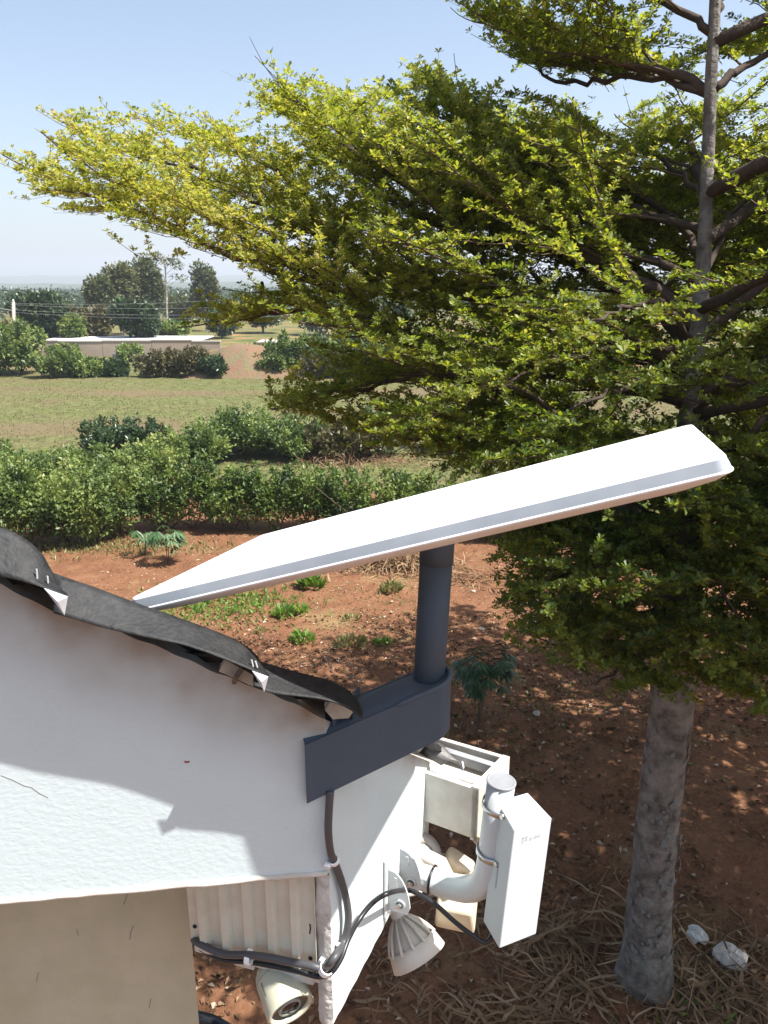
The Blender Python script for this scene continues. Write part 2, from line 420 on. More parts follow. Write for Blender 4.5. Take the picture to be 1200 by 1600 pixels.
# corrugated sheet behind, from the wall end back to the khaki wall
z_pb = PPL(500, 1522, C-nB*.014, np.array([0, -1, 0.]))[2]
pr = np.array([*PZ(503, 1519, z_pb)[:2], 0]); pl = np.array([*PZ(301, 1468, z_pb)[:2], 0])
dP = nrm(pr-pl); nP = np.array([dP[1], -dP[0], 0]); LP = float(np.linalg.norm(pr-pl))
prof = []; per = LP/5.6
u = -.002
while u < LP+.004:
    for q, dpt in ((0, 0), (.42, 0), (.55, .0075), (.80, .0075), (.93, 0)):
        x = u+q*per
        if x <= LP+.004: prof.append((x, dpt))
    u += per
mb = MB(); rows = []
for f in (0, .5, 1):
    row = []
    for x, dp in prof:
        zz_ = z_pb+.0012*math.sin(x*80) + (zb+.09-z_pb)*f; p = pl+dP*x+nP*dp; row.append((p[0], p[1], zz_))
    rows.append(row)
mb.grid(rows); mb.build('corrugated_panel', M_cream, house, solid=.0008)
mb = MB(); mb.box(pl+dP*LP*.515+nP*.002+UP*(z_pb-.006), dP, nP, UP, LP*.97, .010, .012)
for x in (.42, .66, .87): mb.box(pl+dP*LP*x+nP*.003+UP*(z_pb-.013), dP, nP, UP, LP*.16, .008, .010)
mb.build('panel_trim', M_gutter, house, bevel=.002)
for q in ((304, 1448), (485, 1498)):
    p = PPL(*q, pl+nP*.0014, nP); mb = MB(); mb.lathe(p, nP, [(0, 0.0001), (.0006, .0026), (-.001, .0028)], 12); mb.build('screw_hole', M_hole, house)
surface_line('scratch', [PPL(*q, pl+nP*.001, nP) for q in ((484, 1444), (485, 1450), (484, 1459))], .0008, M_hole, house)

# khaki wall
zKt = zb+.03
kr = PPL(295, 1420, C-nA*.15, nA); kr = np.array([kr[0], kr[1], 0])
retdir = nrm(np.array([-.52, .85, 0]))
mb = MB(); poly = [kr, kr+retdir*.5, kr+retdir*.5-dA*1.5, kr-dA*1.5]
mb.prism([p+UP*(-.05) for p in poly][::-1], UP*(zKt+.05)); mb.build('khaki_wall', M_beige, house)
for q in (((195, 1398), (200, 1392), (197, 1404), (193, 1413)), ((208, 1447), (204, 1458), (203, 1468)), ((120, 1452), (122, 1462)), ((60, 1520), (57, 1534)), ((236, 1560), (233, 1575))):
    surface_line('scuff_mark', [PPL(*w, kr+nA*.0003, nA) for w in q], .0006, M_crack, house)

# roof: three stepped tile courses, drawn out along the eave direction
eave = -nB
segs = [
 ([(-260, 742), (-120, 790), (0, 828), (33, 838), (50, 850), (67, 868), (77, 887), (88, 905), (103, 925)],
  [(-260, 800), (-120, 850), (0, 901), (25, 905), (45, 911), (60, 916), (70, 920), (88, 925), (106, 932)]),
 ([(84, 899), (117, 911), (167, 928), (225, 950), (300, 976), (350, 994), (385, 1009), (400, 1024), (418, 1050)],
  [(84, 958), (117, 967), (167, 982), (225, 995), (285, 1007), (330, 1022), (365, 1036), (395, 1048), (420, 1057)]),
 ([(396, 1036), (430, 1045), (470, 1056), (500, 1064), (525, 1070), (542, 1077), (552, 1086), (560, 1097), (566, 1110)],
  [(396, 1073), (420, 1082), (445, 1086), (475, 1089), (500, 1092), (520, 1097), (535, 1102), (550, 1110), (566, 1122)]),
]
for si, (tp_, bt_) in enumerate(segs):
    def dens(L_, n=26):
        L_ = np.array(L_, float); d = np.concatenate([[0], np.cumsum(np.hypot(*np.diff(L_, axis=0).T))]); t = np.linspace(0, d[-1], n)
        return np.stack([np.interp(t, d, L_[:, 0]), np.interp(t, d, L_[:, 1])], 1)
    T_, B_ = dens(tp_), dens(bt_); rows = []
    nn = 9
    for j in range(nn):
        v = j/(nn-1); row = []
        for a, b in zip(B_, T_):
            off = .052+.003*si-.030*v
            row.append(tuple(PA(*(a*(1-v)+b*v), off)))
        rows.append(row)
    last = np.array(rows[-1])
    for d, dz in ((.010, .0035), (.03, .003), (.08, -.004), (.3, -.004), (1.2, -.004)):
        rows.append([tuple(p+eave*d+UP*dz) for p in last])
    mb = MB(); mb.grid(rows); o = mb.build('roof_tile', M_tile, house, True, solid=.0012)
# the bare metal fold at the foot of each course
for tri in (((69, 919), (106, 932), (101, 961)), ((394, 1048), (419, 1057), (413, 1081))):
    a, b, c = [PA(*q, .062-.002*i) for i, q in enumerate(tri)]
    mb = MB(); mb.add([a, b, c, (a+b+c)/3+nA*.004], [(0, 1, 3), (1, 2, 3), (2, 0, 3)]); mb.build('folded_tile_corner', M_galv, house, solid=.0006)
M_scr = mat('chalky_streak', (.34, .345, .35), .8)
for q in (((57, 889), (58, 903), (59, 912)), ((22, 896), (24, 904)), ((393, 1031), (396, 1045)), ((399, 1033), (402, 1043)), ((74, 900), (75, 911))):
    surface_line('white_streak', [PA(*w, .0445 if w[0] < 200 else .0478) for w in q], .0010, M_scr, house)
# battens and pale tile backs glimpsed in the gap
for poly in (((342, 1049), (352, 1031), (398, 1056), (412, 1080)), ((508, 1110), (517, 1096), (556, 1106), (545, 1122), (520, 1124))):
    mb = MB(); mb.prism([PA(*q, .012) for q in poly][::-1], -nA*.03); mb.build('tile_back', M_tile_under, house)
mb = MB(); mb.tube([PA(366, 1066, .014), PA(370, 1056, .022), PA(379, 1044, .02)], .0028, 6); mb.build('batten_tie', mat('old_timber', (.16, .12, .08), .8, .4, 30), house)
# roof underside closing the corner towards the gutter, with the last tile curling over it
rt0 = C+UP*(zTopN+.018); rt1 = C+dB*(Ltot+.02)+UP*(zTopF+.014)
rows = []
for t in np.linspace(0, 1, 14):
    row = []
    for k_, (d, dz) in enumerate(((.022, -.010), (.016, .002), (.004, .006), (-.03, .004), (-.2, .004), (-1.2, .004))):
        p = rt0*(1-t)+rt1*t+nB*d+UP*(dz+.006*((t*4) % 1)); row.append(tuple(p))
    rows.append(row)
mb = MB(); mb.grid(rows); mb.build('roof_tile', M_tile, house, True, solid=.0012)
M_tile_dust = mat('dusty_tile', (.20, .19, .18), .6, .5, 40, .0006, 200)
rows = []
for i, (a, b) in enumerate(zip([(655, 1176), (664, 1166), (676, 1161), (690, 1162)], [(690, 1196), (703, 1187), (716, 1190), (724, 1203)])):
    row = []
    for v in np.linspace(0, 1, 6):
        q = np.array(a)*(1-v)+np.array(b)*v; row.append(tuple(PZ(*q, zTopF+.020+.016*math.sin(math.pi*i/3)-.010*v)))
    rows.append(row)
mb = MB(); mb.grid(rows); mb.build('eave_tile', M_tile_dust, house, True, solid=.0014)
mb = MB(); mb.tube([PZ(722, 1190, zTopF+.018), PZ(724, 1199, zTopF+.012), PZ(722, 1205, zTopF+.006)], .0016, 6); mb.build('tile_lip', M_galv, house)

# box gutter at the eave: four boards round an open trough
zG = zTopF-.002
Q = [PZ(*q, zG) for q in ((662, 1203), (749, 1232), (797, 1182), (688, 1153))]   # near-left, near-right, far-right, far-left
hG = zG-PPL(672, 1286, Q[0]-0, nrm(np.cross(Q[1]-Q[0], UP)))[2]
def board(a, b, inn, th, z0, z1, name):
    mb = MB(); inn = nrm(inn); poly = [a, b, b+inn*th, a+inn*th]
    poly = [np.array([p[0], p[1], z0]) for p in poly]; mb.prism(poly[::-1], UP*(z1-z0)); return mb.build(name, M_gutter, house, bevel=.0012)
gd = nrm(Q[1]-Q[0]); gp = nrm(Q[2]-Q[1])
gleft = Q[0]-gd*.02; 
board(gleft, Q[1]-gd*.0005, gp, .010, zG-hG, zG-.004, 'gutter_board')
board(Q[1], Q[2], -gd, .013, zG-hG-.004, zG, 'gutter_board')
board(Q[3]-gd*.25, Q[2]-gd*.014, -gp, .008, zG-hG*.9, zG-.001, 'gutter_board')
board(Q[1]-gd*.040+gp*.0105, Q[1]-gd*.0135+gp*.0105, gp, .004, zG-hG*.4, zG-.002, 'gutter_cleat')
mb = MB(); zt = zG-.030; poly = [gleft+gp*.0102, Q[1]-gd*.014+gp*.0102, Q[2]-gd*.014-gp*.0082, Q[3]-gd*.25-gp*.0082]
mb.prism([np.array([p[0], p[1], zt-.004]) for p in poly][::-1], UP*.004); mb.build('gutter_trough', M_gutter, house)
mb = MB(); mb.box((Q[3]+Q[2])/2-gd*.03-gp*.022-UP*.014, gd, gp, UP, .16, .012, .016); mb.build('trough_ledge', mat('grey_ledge', (.30, .31, .32), .6, .3, 30), house)
mb = MB(); c0 = Q[1]-UP*(hG*.93)+gd*.012
mb.prism([c0-gd*.02, c0+gd*.014, c0+gd*.012-UP*.018, c0-gd*.004-UP*.026, c0-gd*.018-UP*.012], gp*.012); mb.build('broken_board_end', mat('bare_timber', (.42, .32, .21), .8, .4, 50), house)

# ------------------------------------------------------------------ satellite dish and its wall mount
M_dish = mat('white_dish_plastic', (.83, .83, .83), .42, spec=.4)
M_band = mat('grey_dish_edge', (.34, .37, .40), .35, .12, 14, color2=(.28, .31, .34))
M_slate = mat('slate_grey_powder_coat', (.062, .084, .112), .58, .06, 60, .00015, 900, spec=.3)
D0 = EYE+np.array([-.1775346, 1.04233089, -.34247177]); D1 = EYE+np.array([.36547507, .89210216, -.15430208])
D3 = EYE+np.array([-.27341105, .74150094, -.31607734])
dx = nrm(D1-D0); dw = nrm((D3-D0)-dx*((D3-D0)@dx)); dn = nrm(np.cross(dw, dx))
LX, LW = np.linalg.norm(D1-D0), np.linalg.norm(D3-D0); DC = (D0+dx*LX/2+dw*LW/2)
dish = empty('satellite_dish', DC-dn*.05, 'flat white rectangular satellite dish tilted on a slate grey mast', 'satellite dish')
def rr(off, h, r=.011, n=8):
    hx, hw = LX/2+off, LW/2+off; r = max(r+off, .006); out = []
    for cx_, cy_, a0 in ((hx-r, hw-r, 0), (-hx+r, hw-r, 90), (-hx+r, -hw+r, 180), (hx-r, -hw+r, 270)):
        for k in range(n+1):
            a = math.radians(a0+90*k/n); out.append(DC+dx*(cx_+r*math.cos(a))+dw*(cy_+r*math.sin(a))+dn*h)
    return out
def loft(levels, cap0=False, cap1=False):
    mb = MB(); n = len(levels[0]); vs = [p for L_ in levels for p in L_]
    fs = [(i*n+k, i*n+(k+1) % n, (i+1)*n+(k+1) % n, (i+1)*n+k) for i in range(len(levels)-1) for k in range(n)]
    if cap0: fs.append(tuple(range(n-1, -1, -1)))
    if cap1: fs.append(tuple(range((len(levels)-1)*n, len(levels)*n)))
    mb.add(vs, fs); return mb
o = loft([rr(-.004, .0004), rr(-.0016, 0), rr(-.0003, -.0012), rr(0, -.0024)], True).build('face_plate', M_dish, dish, True)
o.data.polygons[len(o.data.polygons)-1].use_smooth = False
loft([rr(0, -.0024), rr(.0014, -.008), rr(.0022, -.0122)]).build('side_band', M_band, dish, True)
loft([rr(.0022, -.0122), rr(.0030, -.0128), rr(.0031, -.0142), rr(.0022, -.0150)]).build('rim', M_dish, dish, True)
loft([rr(.0022, -.0150), rr(-.010, -.0200), rr(-.034, -.0262), rr(-.075, -.0325), rr(-.12, -.037)], False, True).build('back_shell', M_dish, dish, True)
MT = np.array([.0605, .812, 0]); MBt = np.array([.0512, .808, 0])
zM0 = PY(668, 1128, .80)[2]; zM1 = DC[2]-.034
mt = np.array([MT[0], MT[1], zM1]); mbp = np.array([MBt[0], MBt[1], zM0]); md = nrm(mt-mbp)
mb = MB(); mb.lathe(mt-md*.030, md, [(0, .012), (0, .0195), (.024, .0195), (.030, .017), (.034, .0)], 32); mb.build('mast_socket', M_slate, dish, True)

mount = empty('wall_mount', (mbp[0], mbp[1], zM0), 'slate grey steel wall mount holding up the dish mast', 'wall mount')
rM = .0186
mb = MB(); mb.lathe(mbp, md, [(0, .0001), (0, rM), (np.linalg.norm(mt-mbp)-.006, rM), (np.linalg.norm(mt-mbp)-.006, .001)], 40); mb.build('mast_tube', M_slate, mount, True)
aA = nrm(np.array([.946, .325, 0])); aN = np.array([aA[1], -aA[0], 0])
cM = np.array([.0527, .8095, 0])+aN*.0052; rW = .0236
pT = [PY(475, 1160, .735), PY(690, 1068, .787)]; pBt = [PY(472, 1251, .735), PY(690, 1151, .787)]
l0 = float((pT[0]-cM)@aA); l1 = float((pT[1]-cM)@aA)
def aT(l): return pT[0][2]+(pT[1][2]-pT[0][2])*(l-l0)/(l1-l0)
def aB(l): return pBt[0][2]+(pBt[1][2]-pBt[0][2])*(l-l0)/(l1-l0)
path = [cM+aN*rW+aA*l for l in np.linspace(l0, 0, 12)]+[cM+rW*(aN*math.cos(t)+aA*math.sin(t)) for t in np.linspace(.1, math.pi-.1, 22)]+[cM-aN*rW+aA*l for l in np.linspace(0, l0+.05, 8)]
rows = [[np.array([p[0], p[1], aB(float((p-cM)@aA))]) for p in path], [np.array([p[0], p[1], aT(float((p-cM)@aA))]) for p in path]]
mb = MB(); mb.grid([[tuple(p) for p in r] for r in rows]); mb.build('arm', M_slate, mount, False, solid=.0026)
mb = MB(); mb.tube([p-UP*.001 for p in rows[1][7:-7]], [.0008]+[.0034]*(len(rows[1])-16)+[.0008], 10); mb.build('rolled_lip', M_slate, mount, True)
# top cover of the channel, domed, falling behind the lip
rows = []
for l in list(np.linspace(l0, 0, 12))+[.006, .012, .017, .021, .0232]:
    row = []; hwid = rW*.97*(1 if l <= 0 else math.sqrt(max(0, 1-(l/rW)**2)))
    for w in np.linspace(-1, 1, 9):
        p = cM+aN*hwid*w+aA*l; row.append((p[0], p[1], aT(l)-.0008+.006*(1-w*w)*(1 if l < -.03 else max(0, -l/.03))))
    rows.append(row)
mb = MB(); mb.grid(rows); mb.build('arm_cover', M_slate, mount, True)
# fixing plate against the side wall
pw = C+dB*.045+nB*.0045; zpm = (aT(l0)+aB(l0))/2+.02
mb = MB(); mb.box(pw+UP*zpm, dB, nB, UP, .07, .004, .085); mb.build('wall_plate', M_slate, mount, bevel=.001)
mb = MB()
p = PY(668, 1124, .7845)
mb.lathe(p-aN*.0005, aN, [(0, .0045), (.0012, .0045), (.002, .003), (.002, 0)], 6)
mb.build('arm_bolt', M_slate, mount)

# ------------------------------------------------------------------ pole bracket, wireless antenna, clamps
M_white = mat('white_gloss_paint', (.52, .555, .56), .38, .05, 20)
M_ap = mat('white_antenna_plastic', (.47, .52, .53), .45)
M_apside = mat('pale_grey_antenna_side', (.66, .67, .68), .42)
M_cap = mat('grey_pipe_cap', (.24, .25, .265), .5, .15, 60)
M_steel = mat('stainless_band', (.55, .55, .54), .3, metallic=1.0)
bz = PB(622, 1368)
br = empty('pole_bracket', bz, 'white bent pipe bracket bolted to the side wall, carrying the antenna', 'bracket')
mb = MB(); mb.box(PB(611, 1368)+nB*.0025, dB, nB, UP, .062, .004, .10); mb.build('base_plate', M_white, br, bevel=.0015)
def fan_plate(along, name):
    c0 = PB(613, 1368)+dB*along+nB*.004-UP*.036
    pts = [c0, c0+nB*.030+UP*.0]
    for k in range(13):
        a = math.radians(8+84*k/12); pts.append(c0+nB*(.004+.031*math.cos(a))+UP*(.004+.066*math.sin(a)))
    pts.append(c0+UP*.074)
    mb = MB(); mb.prism([p-dB*.0012 for p in pts], dB*.0024); o = mb.build(name, M_white, br, bevel=.0005)
    sgn = -1
    c1 = c0+nB*.011+UP*.044+dB*sgn*.0014
    mb = MB(); mb.prism([c1, c1+nB*.004, c1+nB*.003+UP*.016, c1-nB*.001+UP*.016], dB*sgn*.0008); mb.build('slot', mat('slot_shade', (.55, .56, .57), .5), o)
    c2 = c0+nB*.019+UP*.016+dB*sgn*.0013
    mb = MB(); mb.lathe(c2, dB*sgn, [(0, .0085), (.002, .0085), (.0022, .0062), (.0016, .006)], 18); mb.build('serrated_washer', M_white, o)
    mb = MB(); mb.lathe(c2, dB*sgn, [(.001, .0045), (.0055, .0045), (.006, .0035), (.006, 0)], 6); mb.build('bolt', M_steel, o)
fan_plate(-.026, 'angle_plate'); fan_plate(.020, 'angle_plate')
rP = .0192
h0 = PB(632, 1362)+nB*.03
e1 = h0+nB*.070-UP*.002
tilt = nrm(np.array([.075, .02, 1.0]))
vtop = PY(783, 1222, .885); vbot = None
# vertical leg ends under the cap; elbow blends the two
vb = vtop-tilt*.118
pp = [h0-nB*.02, h0, h0+nB*.02]
p0, p3 = h0+nB*.02, vb
p1 = p0+nB*.062-UP*.004; p2 = p3-tilt*.062
for t in np.linspace(.06, 1, 16):
    pp.append((1-t)**3*p0+3*t*(1-t)**2*p1+3*t*t*(1-t)*p2+t**3*p3)
pp += [vb+tilt*.05, vtop]
mb = MB(); mb.tube(pp, rP, 28); mb.build('bent_pipe', M_white, br, True)
mb = MB(); mb.lathe(vtop, tilt, [(-.0005, rP-.001), (-.0005, rP+.0010), (.0020, rP+.0012), (.0028, rP+.0004), (.0030, rP-.001), (.0024, rP-.003), (.0022, 0)], 36); mb.build('pipe_cap', M_cap, br, False)

F0 = PY(803, 1297, .832); F0b = PY(780, 1483, .822)
au = nrm(F0-F0b); hA = np.linalg.norm(F0-F0b)
af = np.array([math.sin(math.radians(62)), math.cos(math.radians(62)), 0]); af = nrm(af-au*(af@au)); an = np.cross(af, au); an = nrm(an)
if an[1] > 0: an = -an
wA = .0645; dA2 = .047
ap = empty('wireless_antenna', F0b, 'white box-shaped wireless antenna clamped to the bent pipe', 'antenna')
# body: front panel corners, the top rises towards the back edge, the foot is cut back
fl_t, fr_t = F0, F0+af*wA
fl_b, fr_b = F0b, F0b+af*wA
bk = -an*dA2
inset = af*.006
bl_t, br_t = fl_t+bk+au*.012+inset, fr_t+bk+au*.012-inset
bl_b, br_b = fl_b+bk+au*.004+inset, fr_b+bk+au*.004-inset
def quad_obj(name, a, b, c, d, m, par):
    mb = MB(); mb.add([a, b, c, d], [(0, 1, 2, 3)]); return mb.build(name, m, par)
mb = MB(); mb.add([fl_b, fr_b, fr_t, fl_t, bl_b, br_b, br_t, bl_t], [(0, 1, 2, 3), (5, 4, 7, 6), (0, 4, 5, 1), (3, 2, 6, 7), (1, 5, 6, 2), (4, 0, 3, 7)])
mb.build('body', M_ap, ap, bevel=.0022, seg=3)
M_print = mat('pale_grey_print', (.40, .43, .44), .5)
M_print_d = mat('grey_print', (.30, .31, .33), .5)
def text_part(txt, org, xdir, ydir, size, m, par, name):
    cu = bpy.data.curves.new(name, 'FONT'); cu.body = txt; cu.size = size
    to = bpy.data.objects.new(name, cu); COL.objects.link(to); dg = bpy.context.evaluated_depsgraph_get()
    me = bpy.data.meshes.new_from_object(to.evaluated_get(dg)); bpy.data.objects.remove(to)
    xd, yd = nrm(xdir), nrm(ydir); zd = np.cross(xd, yd); R = Matrix((xd, yd, zd)).transposed().to_4x4(); R.translation = Vector(org)
    me.transform(R); me.name = name; return link(name, me, m, par)
lo = fl_t+af*.016-au*.026+an*.0003
mb = MB()
for a, b, c, d in ((0, 0, .0022, .010), (0, .0078, .0085, .010), (.0063, .0035, .0085, .010), (.0022, .0035, .0085, .0052)):
    mb.add([lo+af*a+au*b, lo+af*c+au*b, lo+af*c+au*d, lo+af*a+au*d], [(0, 1, 2, 3)])
mb.build('emblem', M_print, ap)
text_part('tp-link', lo+af*.0115+au*.0025, af, au, .0078, M_print, ap, 'brand_lettering')
# the maker's small line of print on the narrow side is too faint to read: a row of short strokes
sd = nrm(bl_b-fl_b-af*.006); sn = np.cross(au, sd); sn = sn if sn[1] < 0 else -sn
sp0 = fl_b+(bl_b-fl_b)*.52+au*(hA*.40)
mb = MB(); x = 0.0; rs = random.Random(4)
sdir = nrm(bl_b-fl_b); snn = nrm(np.cross(sdir, au)); snn = snn if snn@(EYE-sp0) > 0 else -snn
while x < .042:
    w = rs.choice((.0009, .0014, .0018)); a = sp0+au*x+snn*.0005
    mb.add([a, a+au*w, a+au*w+sdir*.0034, a+sdir*.0034], [(0, 1, 2, 3)]); x += w+rs.choice((.0007, .0009, .002))
mb.build('side_print', M_print_d, ap)
# two worm-drive hose clamps round pipe and antenna lug
def clamp(t, label):
    c = vb+(vtop-vb)*t; ro = empty('hose_clamp', c, label, 'clamp', 'hose clamps on the pipe')
    ax = nrm(tilt+np.array([.03, -.10, 0]))
    mb = MB(); mb.lathe(c, ax, [(-.0045, rP+.0022), (-.0045, rP+.0030), (.0045, rP+.0030), (.0045, rP+.0022)], 40); mb.build('band', M_steel, ro, True)
    to = nrm(np.array([.45, -.89, 0])); sx = nrm(np.cross(to, ax))
    p = c+to*(rP+.006)
    mb = MB(); mb.box(p, sx, to, ax, .014, .007, .0105); mb.build('screw_housing', M_steel, ro, bevel=.001)
    mb = MB(); mb.lathe(p+sx*.006-to*0.001, sx, [(0, .0042), (.006, .0042), (.0065, .003), (.0065, 0)], 8); mb.build('screw_head', M_steel, ro)
    mb = MB()
    for k in range(9):
        a = -.9+.14*k; q = c+(rP+.0033)*(to*math.cos(a)+sx*math.sin(a)); mb.box(q, nrm(np.cross(ax, to*math.cos(a)+sx*math.sin(a))), to, ax, .0008, .001, .006)
    mb.build('thread_slots', M_hole, ro)
clamp(.70, 'upper steel hose clamp, just under the grey pipe cap'); clamp(.06, 'lower steel hose clamp, just above the bend of the pipe')

# ------------------------------------------------------------------ security light under the wall: base ring, sensor, two lamp heads
M_lamp = mat('ivory_lamp_plastic', (.60, .56, .49), .5, .1, 20)
M_sens = mat('yellowed_sensor_plastic', (.66, .62, .45), .4, .1, 20)
M_ring = mat('grey_ring', (.36, .335, .32), .5, .2, 40)
lb = PY(662, 1337, 1.03)
lt = empty('security_light', lb, 'ivory twin spot security light under the wall, behind the bent pipe', 'light')
axr = nrm(np.array([.50, -.62, .60]))
mb = MB(); mb.lathe(lb-axr*.016, axr, [(0, .034), (.012, .036), (.018, .034), (.0185, .020), (.014, .019)], 36); mb.build('base_ring', M_ring, lt, True)
mb = MB(); mb.lathe(lb-axr*.012, axr, [(0, .019), (.010, .019), (.016, .012), (.017, 0)], 24); mb.build('base_centre', M_lamp, lt, True)
mb = MB(); p = lb+nrm(np.cross(axr, UP))*.018+UP*.0+axr*.006; mb.lathe(p, axr, [(-.004, .004), (.001, .004), (.002, 0)], 12); mb.build('screw', M_white, lt)
mb = MB(); p = lb+axr*.004-UP*.008-np.array([.008, 0, 0]); mb.lathe(p, axr, [(-.004, .004), (.0015, .004), (.002, 0)], 12); mb.build('cable_hole', M_hole, lt)
def spot(base, axis_, name, k=1.0):
    """bell-shaped lamp holder: ball joint, ribbed neck, flared shade"""
    ax = nrm(axis_); 
    prof = [(0, .0005), (0, .010), (.008, .0115), (.014, .0105), (.018, .0135), (.030, .0225), (.046, .031), (.060, .038)]
    mb = MB(); mb.lathe(base, ax, [(d*k, r*k) for d, r in prof], 40); o = mb.build(name, M_lamp, lt, True)
    prof = [(.056, .040), (.058, .0425), (.083, .0485), (.0835, .0465), (.064, .040)]
    mb = MB(); mb.lathe(base, ax, [(d*k, r*k) for d, r in prof], 40); mb.build('shade_ring', M_lamp, o, True)
    ref = nrm(np.cross(ax, (0.3, 0.2, 1))); r2 = np.cross(ax, ref)
    for i in range(12):
        a = 2*math.pi*i/12; u_ = ref*math.cos(a)+r2*math.sin(a); s_ = np.cross(ax, u_)
        pts = [base+ax*(d*k)+u_*((r+.0012)*k) for d, r in ((.014, .0115), (.020, .017), (.032, .027), (.046, .035), (.060, .0415))]
        m_ = MB(); m_.tube(pts, [.0012*k, .0024*k, .0028*k, .0030*k, .0024*k], 8); m_.build('rib', M_lamp, o, True)
    mb = MB(); mb.lathe(base, ax, [(.075*k, .043*k), (.070*k, .02*k), (.068*k, 0)], 30); mb.build('lens', mat('frosted_lens', (.5, .5, .5), .2), o, True)
    return o
hb = PY(617, 1421, .985); LAX = (.50, -.50, -.75)
spot(hb, LAX, 'lamp_head', 0.95)
mb = MB(); mb.lathe(hb-nrm(LAX)*.006, LAX, [(-.010, .0), (-.008, .007), (0, .0105), (.008, .011), (.012, .0085)], 20); mb.build('ball_joint', M_lamp, lt, True)
mb = MB(); mb.tube([lb-axr*.01, lb+np.array([-.012, -.02, -.05]), hb+np.array([.004, .012, .02]), hb], [.011, .011, .009, .008], 14); mb.build('joint_arm', M_lamp, lt, True)
h2 = PY(684, 1352, 1.05)
mb = MB(); mb.lathe(h2, (.75, -.1, -.35), [(-.02, .004), (-.014, .014), (0, .021), (.014, .024), (.028, .022), (.036, .012), (.038, 0)], 30); mb.build('lamp_head', M_lamp, lt, True)
# motion sensor: wedge-shaped body with hood
sc = PY(712, 1408, 1.02)
sx = nrm((.80, -.12, .08)); sy = nrm(np.cross((.2, -.55, .72), sx)); sz = nrm(np.cross(sx, sy))
sz = sz if sz[2] > 0 else -sz
sy = np.cross(sz, sx)
top = [(-.026, -.022), (.03, -.03), (.036, .03), (-.02, .030)]; mid = [(-.036, -.036), (.030, -.046), (.040, .036), (-.030, .036)]; low = [(-.030, -.030), (.012, -.040), (.022, .022), (-.024, .026)]
mb = MB(); lv = []
for sh, zz_ in ((top, .052), (mid, -.012), (low, -.044)): lv.append([sc+sx*a+sy*b+sz*zz_ for a, b in sh])
loft(lv, True, True).build('motion_sensor', M_sens, lt, bevel=.006, seg=3)
mb = MB(); mb.tube([lb-axr*.005, (lb+sc)/2+UP*.03, sc+sz*.05], [.014, .013, .016], 14); mb.build('sensor_neck', M_lamp, lt, True)
mb = MB(); p = PY(716, 1350, 1.04); mb.box(p, (.8, -.3, -.4), (.3, .9, .1), (.4, -.1, .8), .050, .03, .026); mb.build('sensor_hood', mat('dusty_hood', (.55, .45, .33), .7, .3, 30), lt, bevel=.007, seg=4)

# ------------------------------------------------------------------ dome camera under the corrugated sheet
M_cam = mat('cream_camera_plastic', (.47, .46, .35), .4, .06, 20)
M_lens = mat('black_lens_glass', (.008, .009, .012), .08)
cc = PY(439, 1538, .765)
cx_ = nrm(np.array([.47, -.87, -.25]))
cm = empty('security_camera', cc, 'cream turret security camera hanging under the corrugated sheet', 'camera')
R_ = .0295
mb = MB(); mb.lathe(cc, cx_, [(-.034, 0.0005), (-.033, .012), (-.028, .021), (-.019, .0275), (-.008, R_), (.026, R_*1.0), (.033, R_*1.01), (.035, R_*.98), (.0345, R_*.86), (.030, R_*.83)], 48, ref=UP); mb.build('body', M_cam, cm, True)
mb = MB(); mb.lathe(cc, cx_, [(.030, R_*.84), (.0285, R_*.78), (.0285, 0.0005)], 40); mb.build('front_window', mat('dark_window', (.05, .06, .06), .12), cm, True)
mb = MB(); mb.lathe(cc, cx_, [(.0287, R_*.52), (.0320, R_*.50), (.0325, R_*.42)], 36); mb.build('lens_ring', mat('lens_ring_grey', (.22, .22, .2), .35), cm, True)
mb = MB(); mb.lathe(cc, cx_, [(.0288, R_*.42), (.0305, R_*.30), (.0312, 0.0005)], 30); mb.build('lens', M_lens, cm, True)
upv = nrm(UP-cx_*(cx_@UP)); 
mb = MB(); mb.lathe(cc, cx_, [(.012, R_*1.012), (.034, R_*1.04), (.037, R_*1.02), (.034, R_*1.0), (.012, R_*.99)], 36, -1.75, 1.75, ref=UP); mb.build('visor', M_cam, cm, True)
mb = MB(); mb.lathe(cc, cx_, [(-.0102, R_*1.002), (-.0098, R_*1.006), (-.0094, R_*1.002)], 48, ref=UP); mb.build('seam', M_crack, cm, True)
# lettering on the barrel, too small to read in the photograph: a line of strokes
W_ = np.cross(cx_, upv); mb = MB(); x = -.004; rs = random.Random(9)
ang = 1.0 if (upv*math.cos(1.0)+W_*math.sin(1.0))[0] < 0 else -1.0
ang *= 1.05
ro_ = upv*math.cos(ang)+W_*math.sin(ang); to_ = np.cross(cx_, ro_)
while x < .022:
    w = rs.choice((.0012, .0018, .0022)); a = cc+cx_*x+ro_*(R_+.0004)
    mb.add([a-to_*.0011, a+cx_*w-to_*.0011, a+cx_*w+to_*.0011, a+to_*.0011], [(0, 1, 2, 3)]); x += w+.0007
mb.build('lettering', mat('olive_print', (.10, .10, .05), .6), cm)
cb = PPL(433, 1510, pl-nP*.004, nP); 
mb = MB(); mb.lathe(cb-UP*.004-nP*.022, UP, [(0.012, .0005), (0.012, .034), (-.002, .034), (-.012, .024), (-.014, .0005)], 36); mb.build('ceiling_base', M_cam, cm, True)
mb = MB(); mb.tube([cb-UP*.012-nP*.02, cc-cx_*.024], [.017, .020], 20); mb.build('neck', M_cam, cm, True)

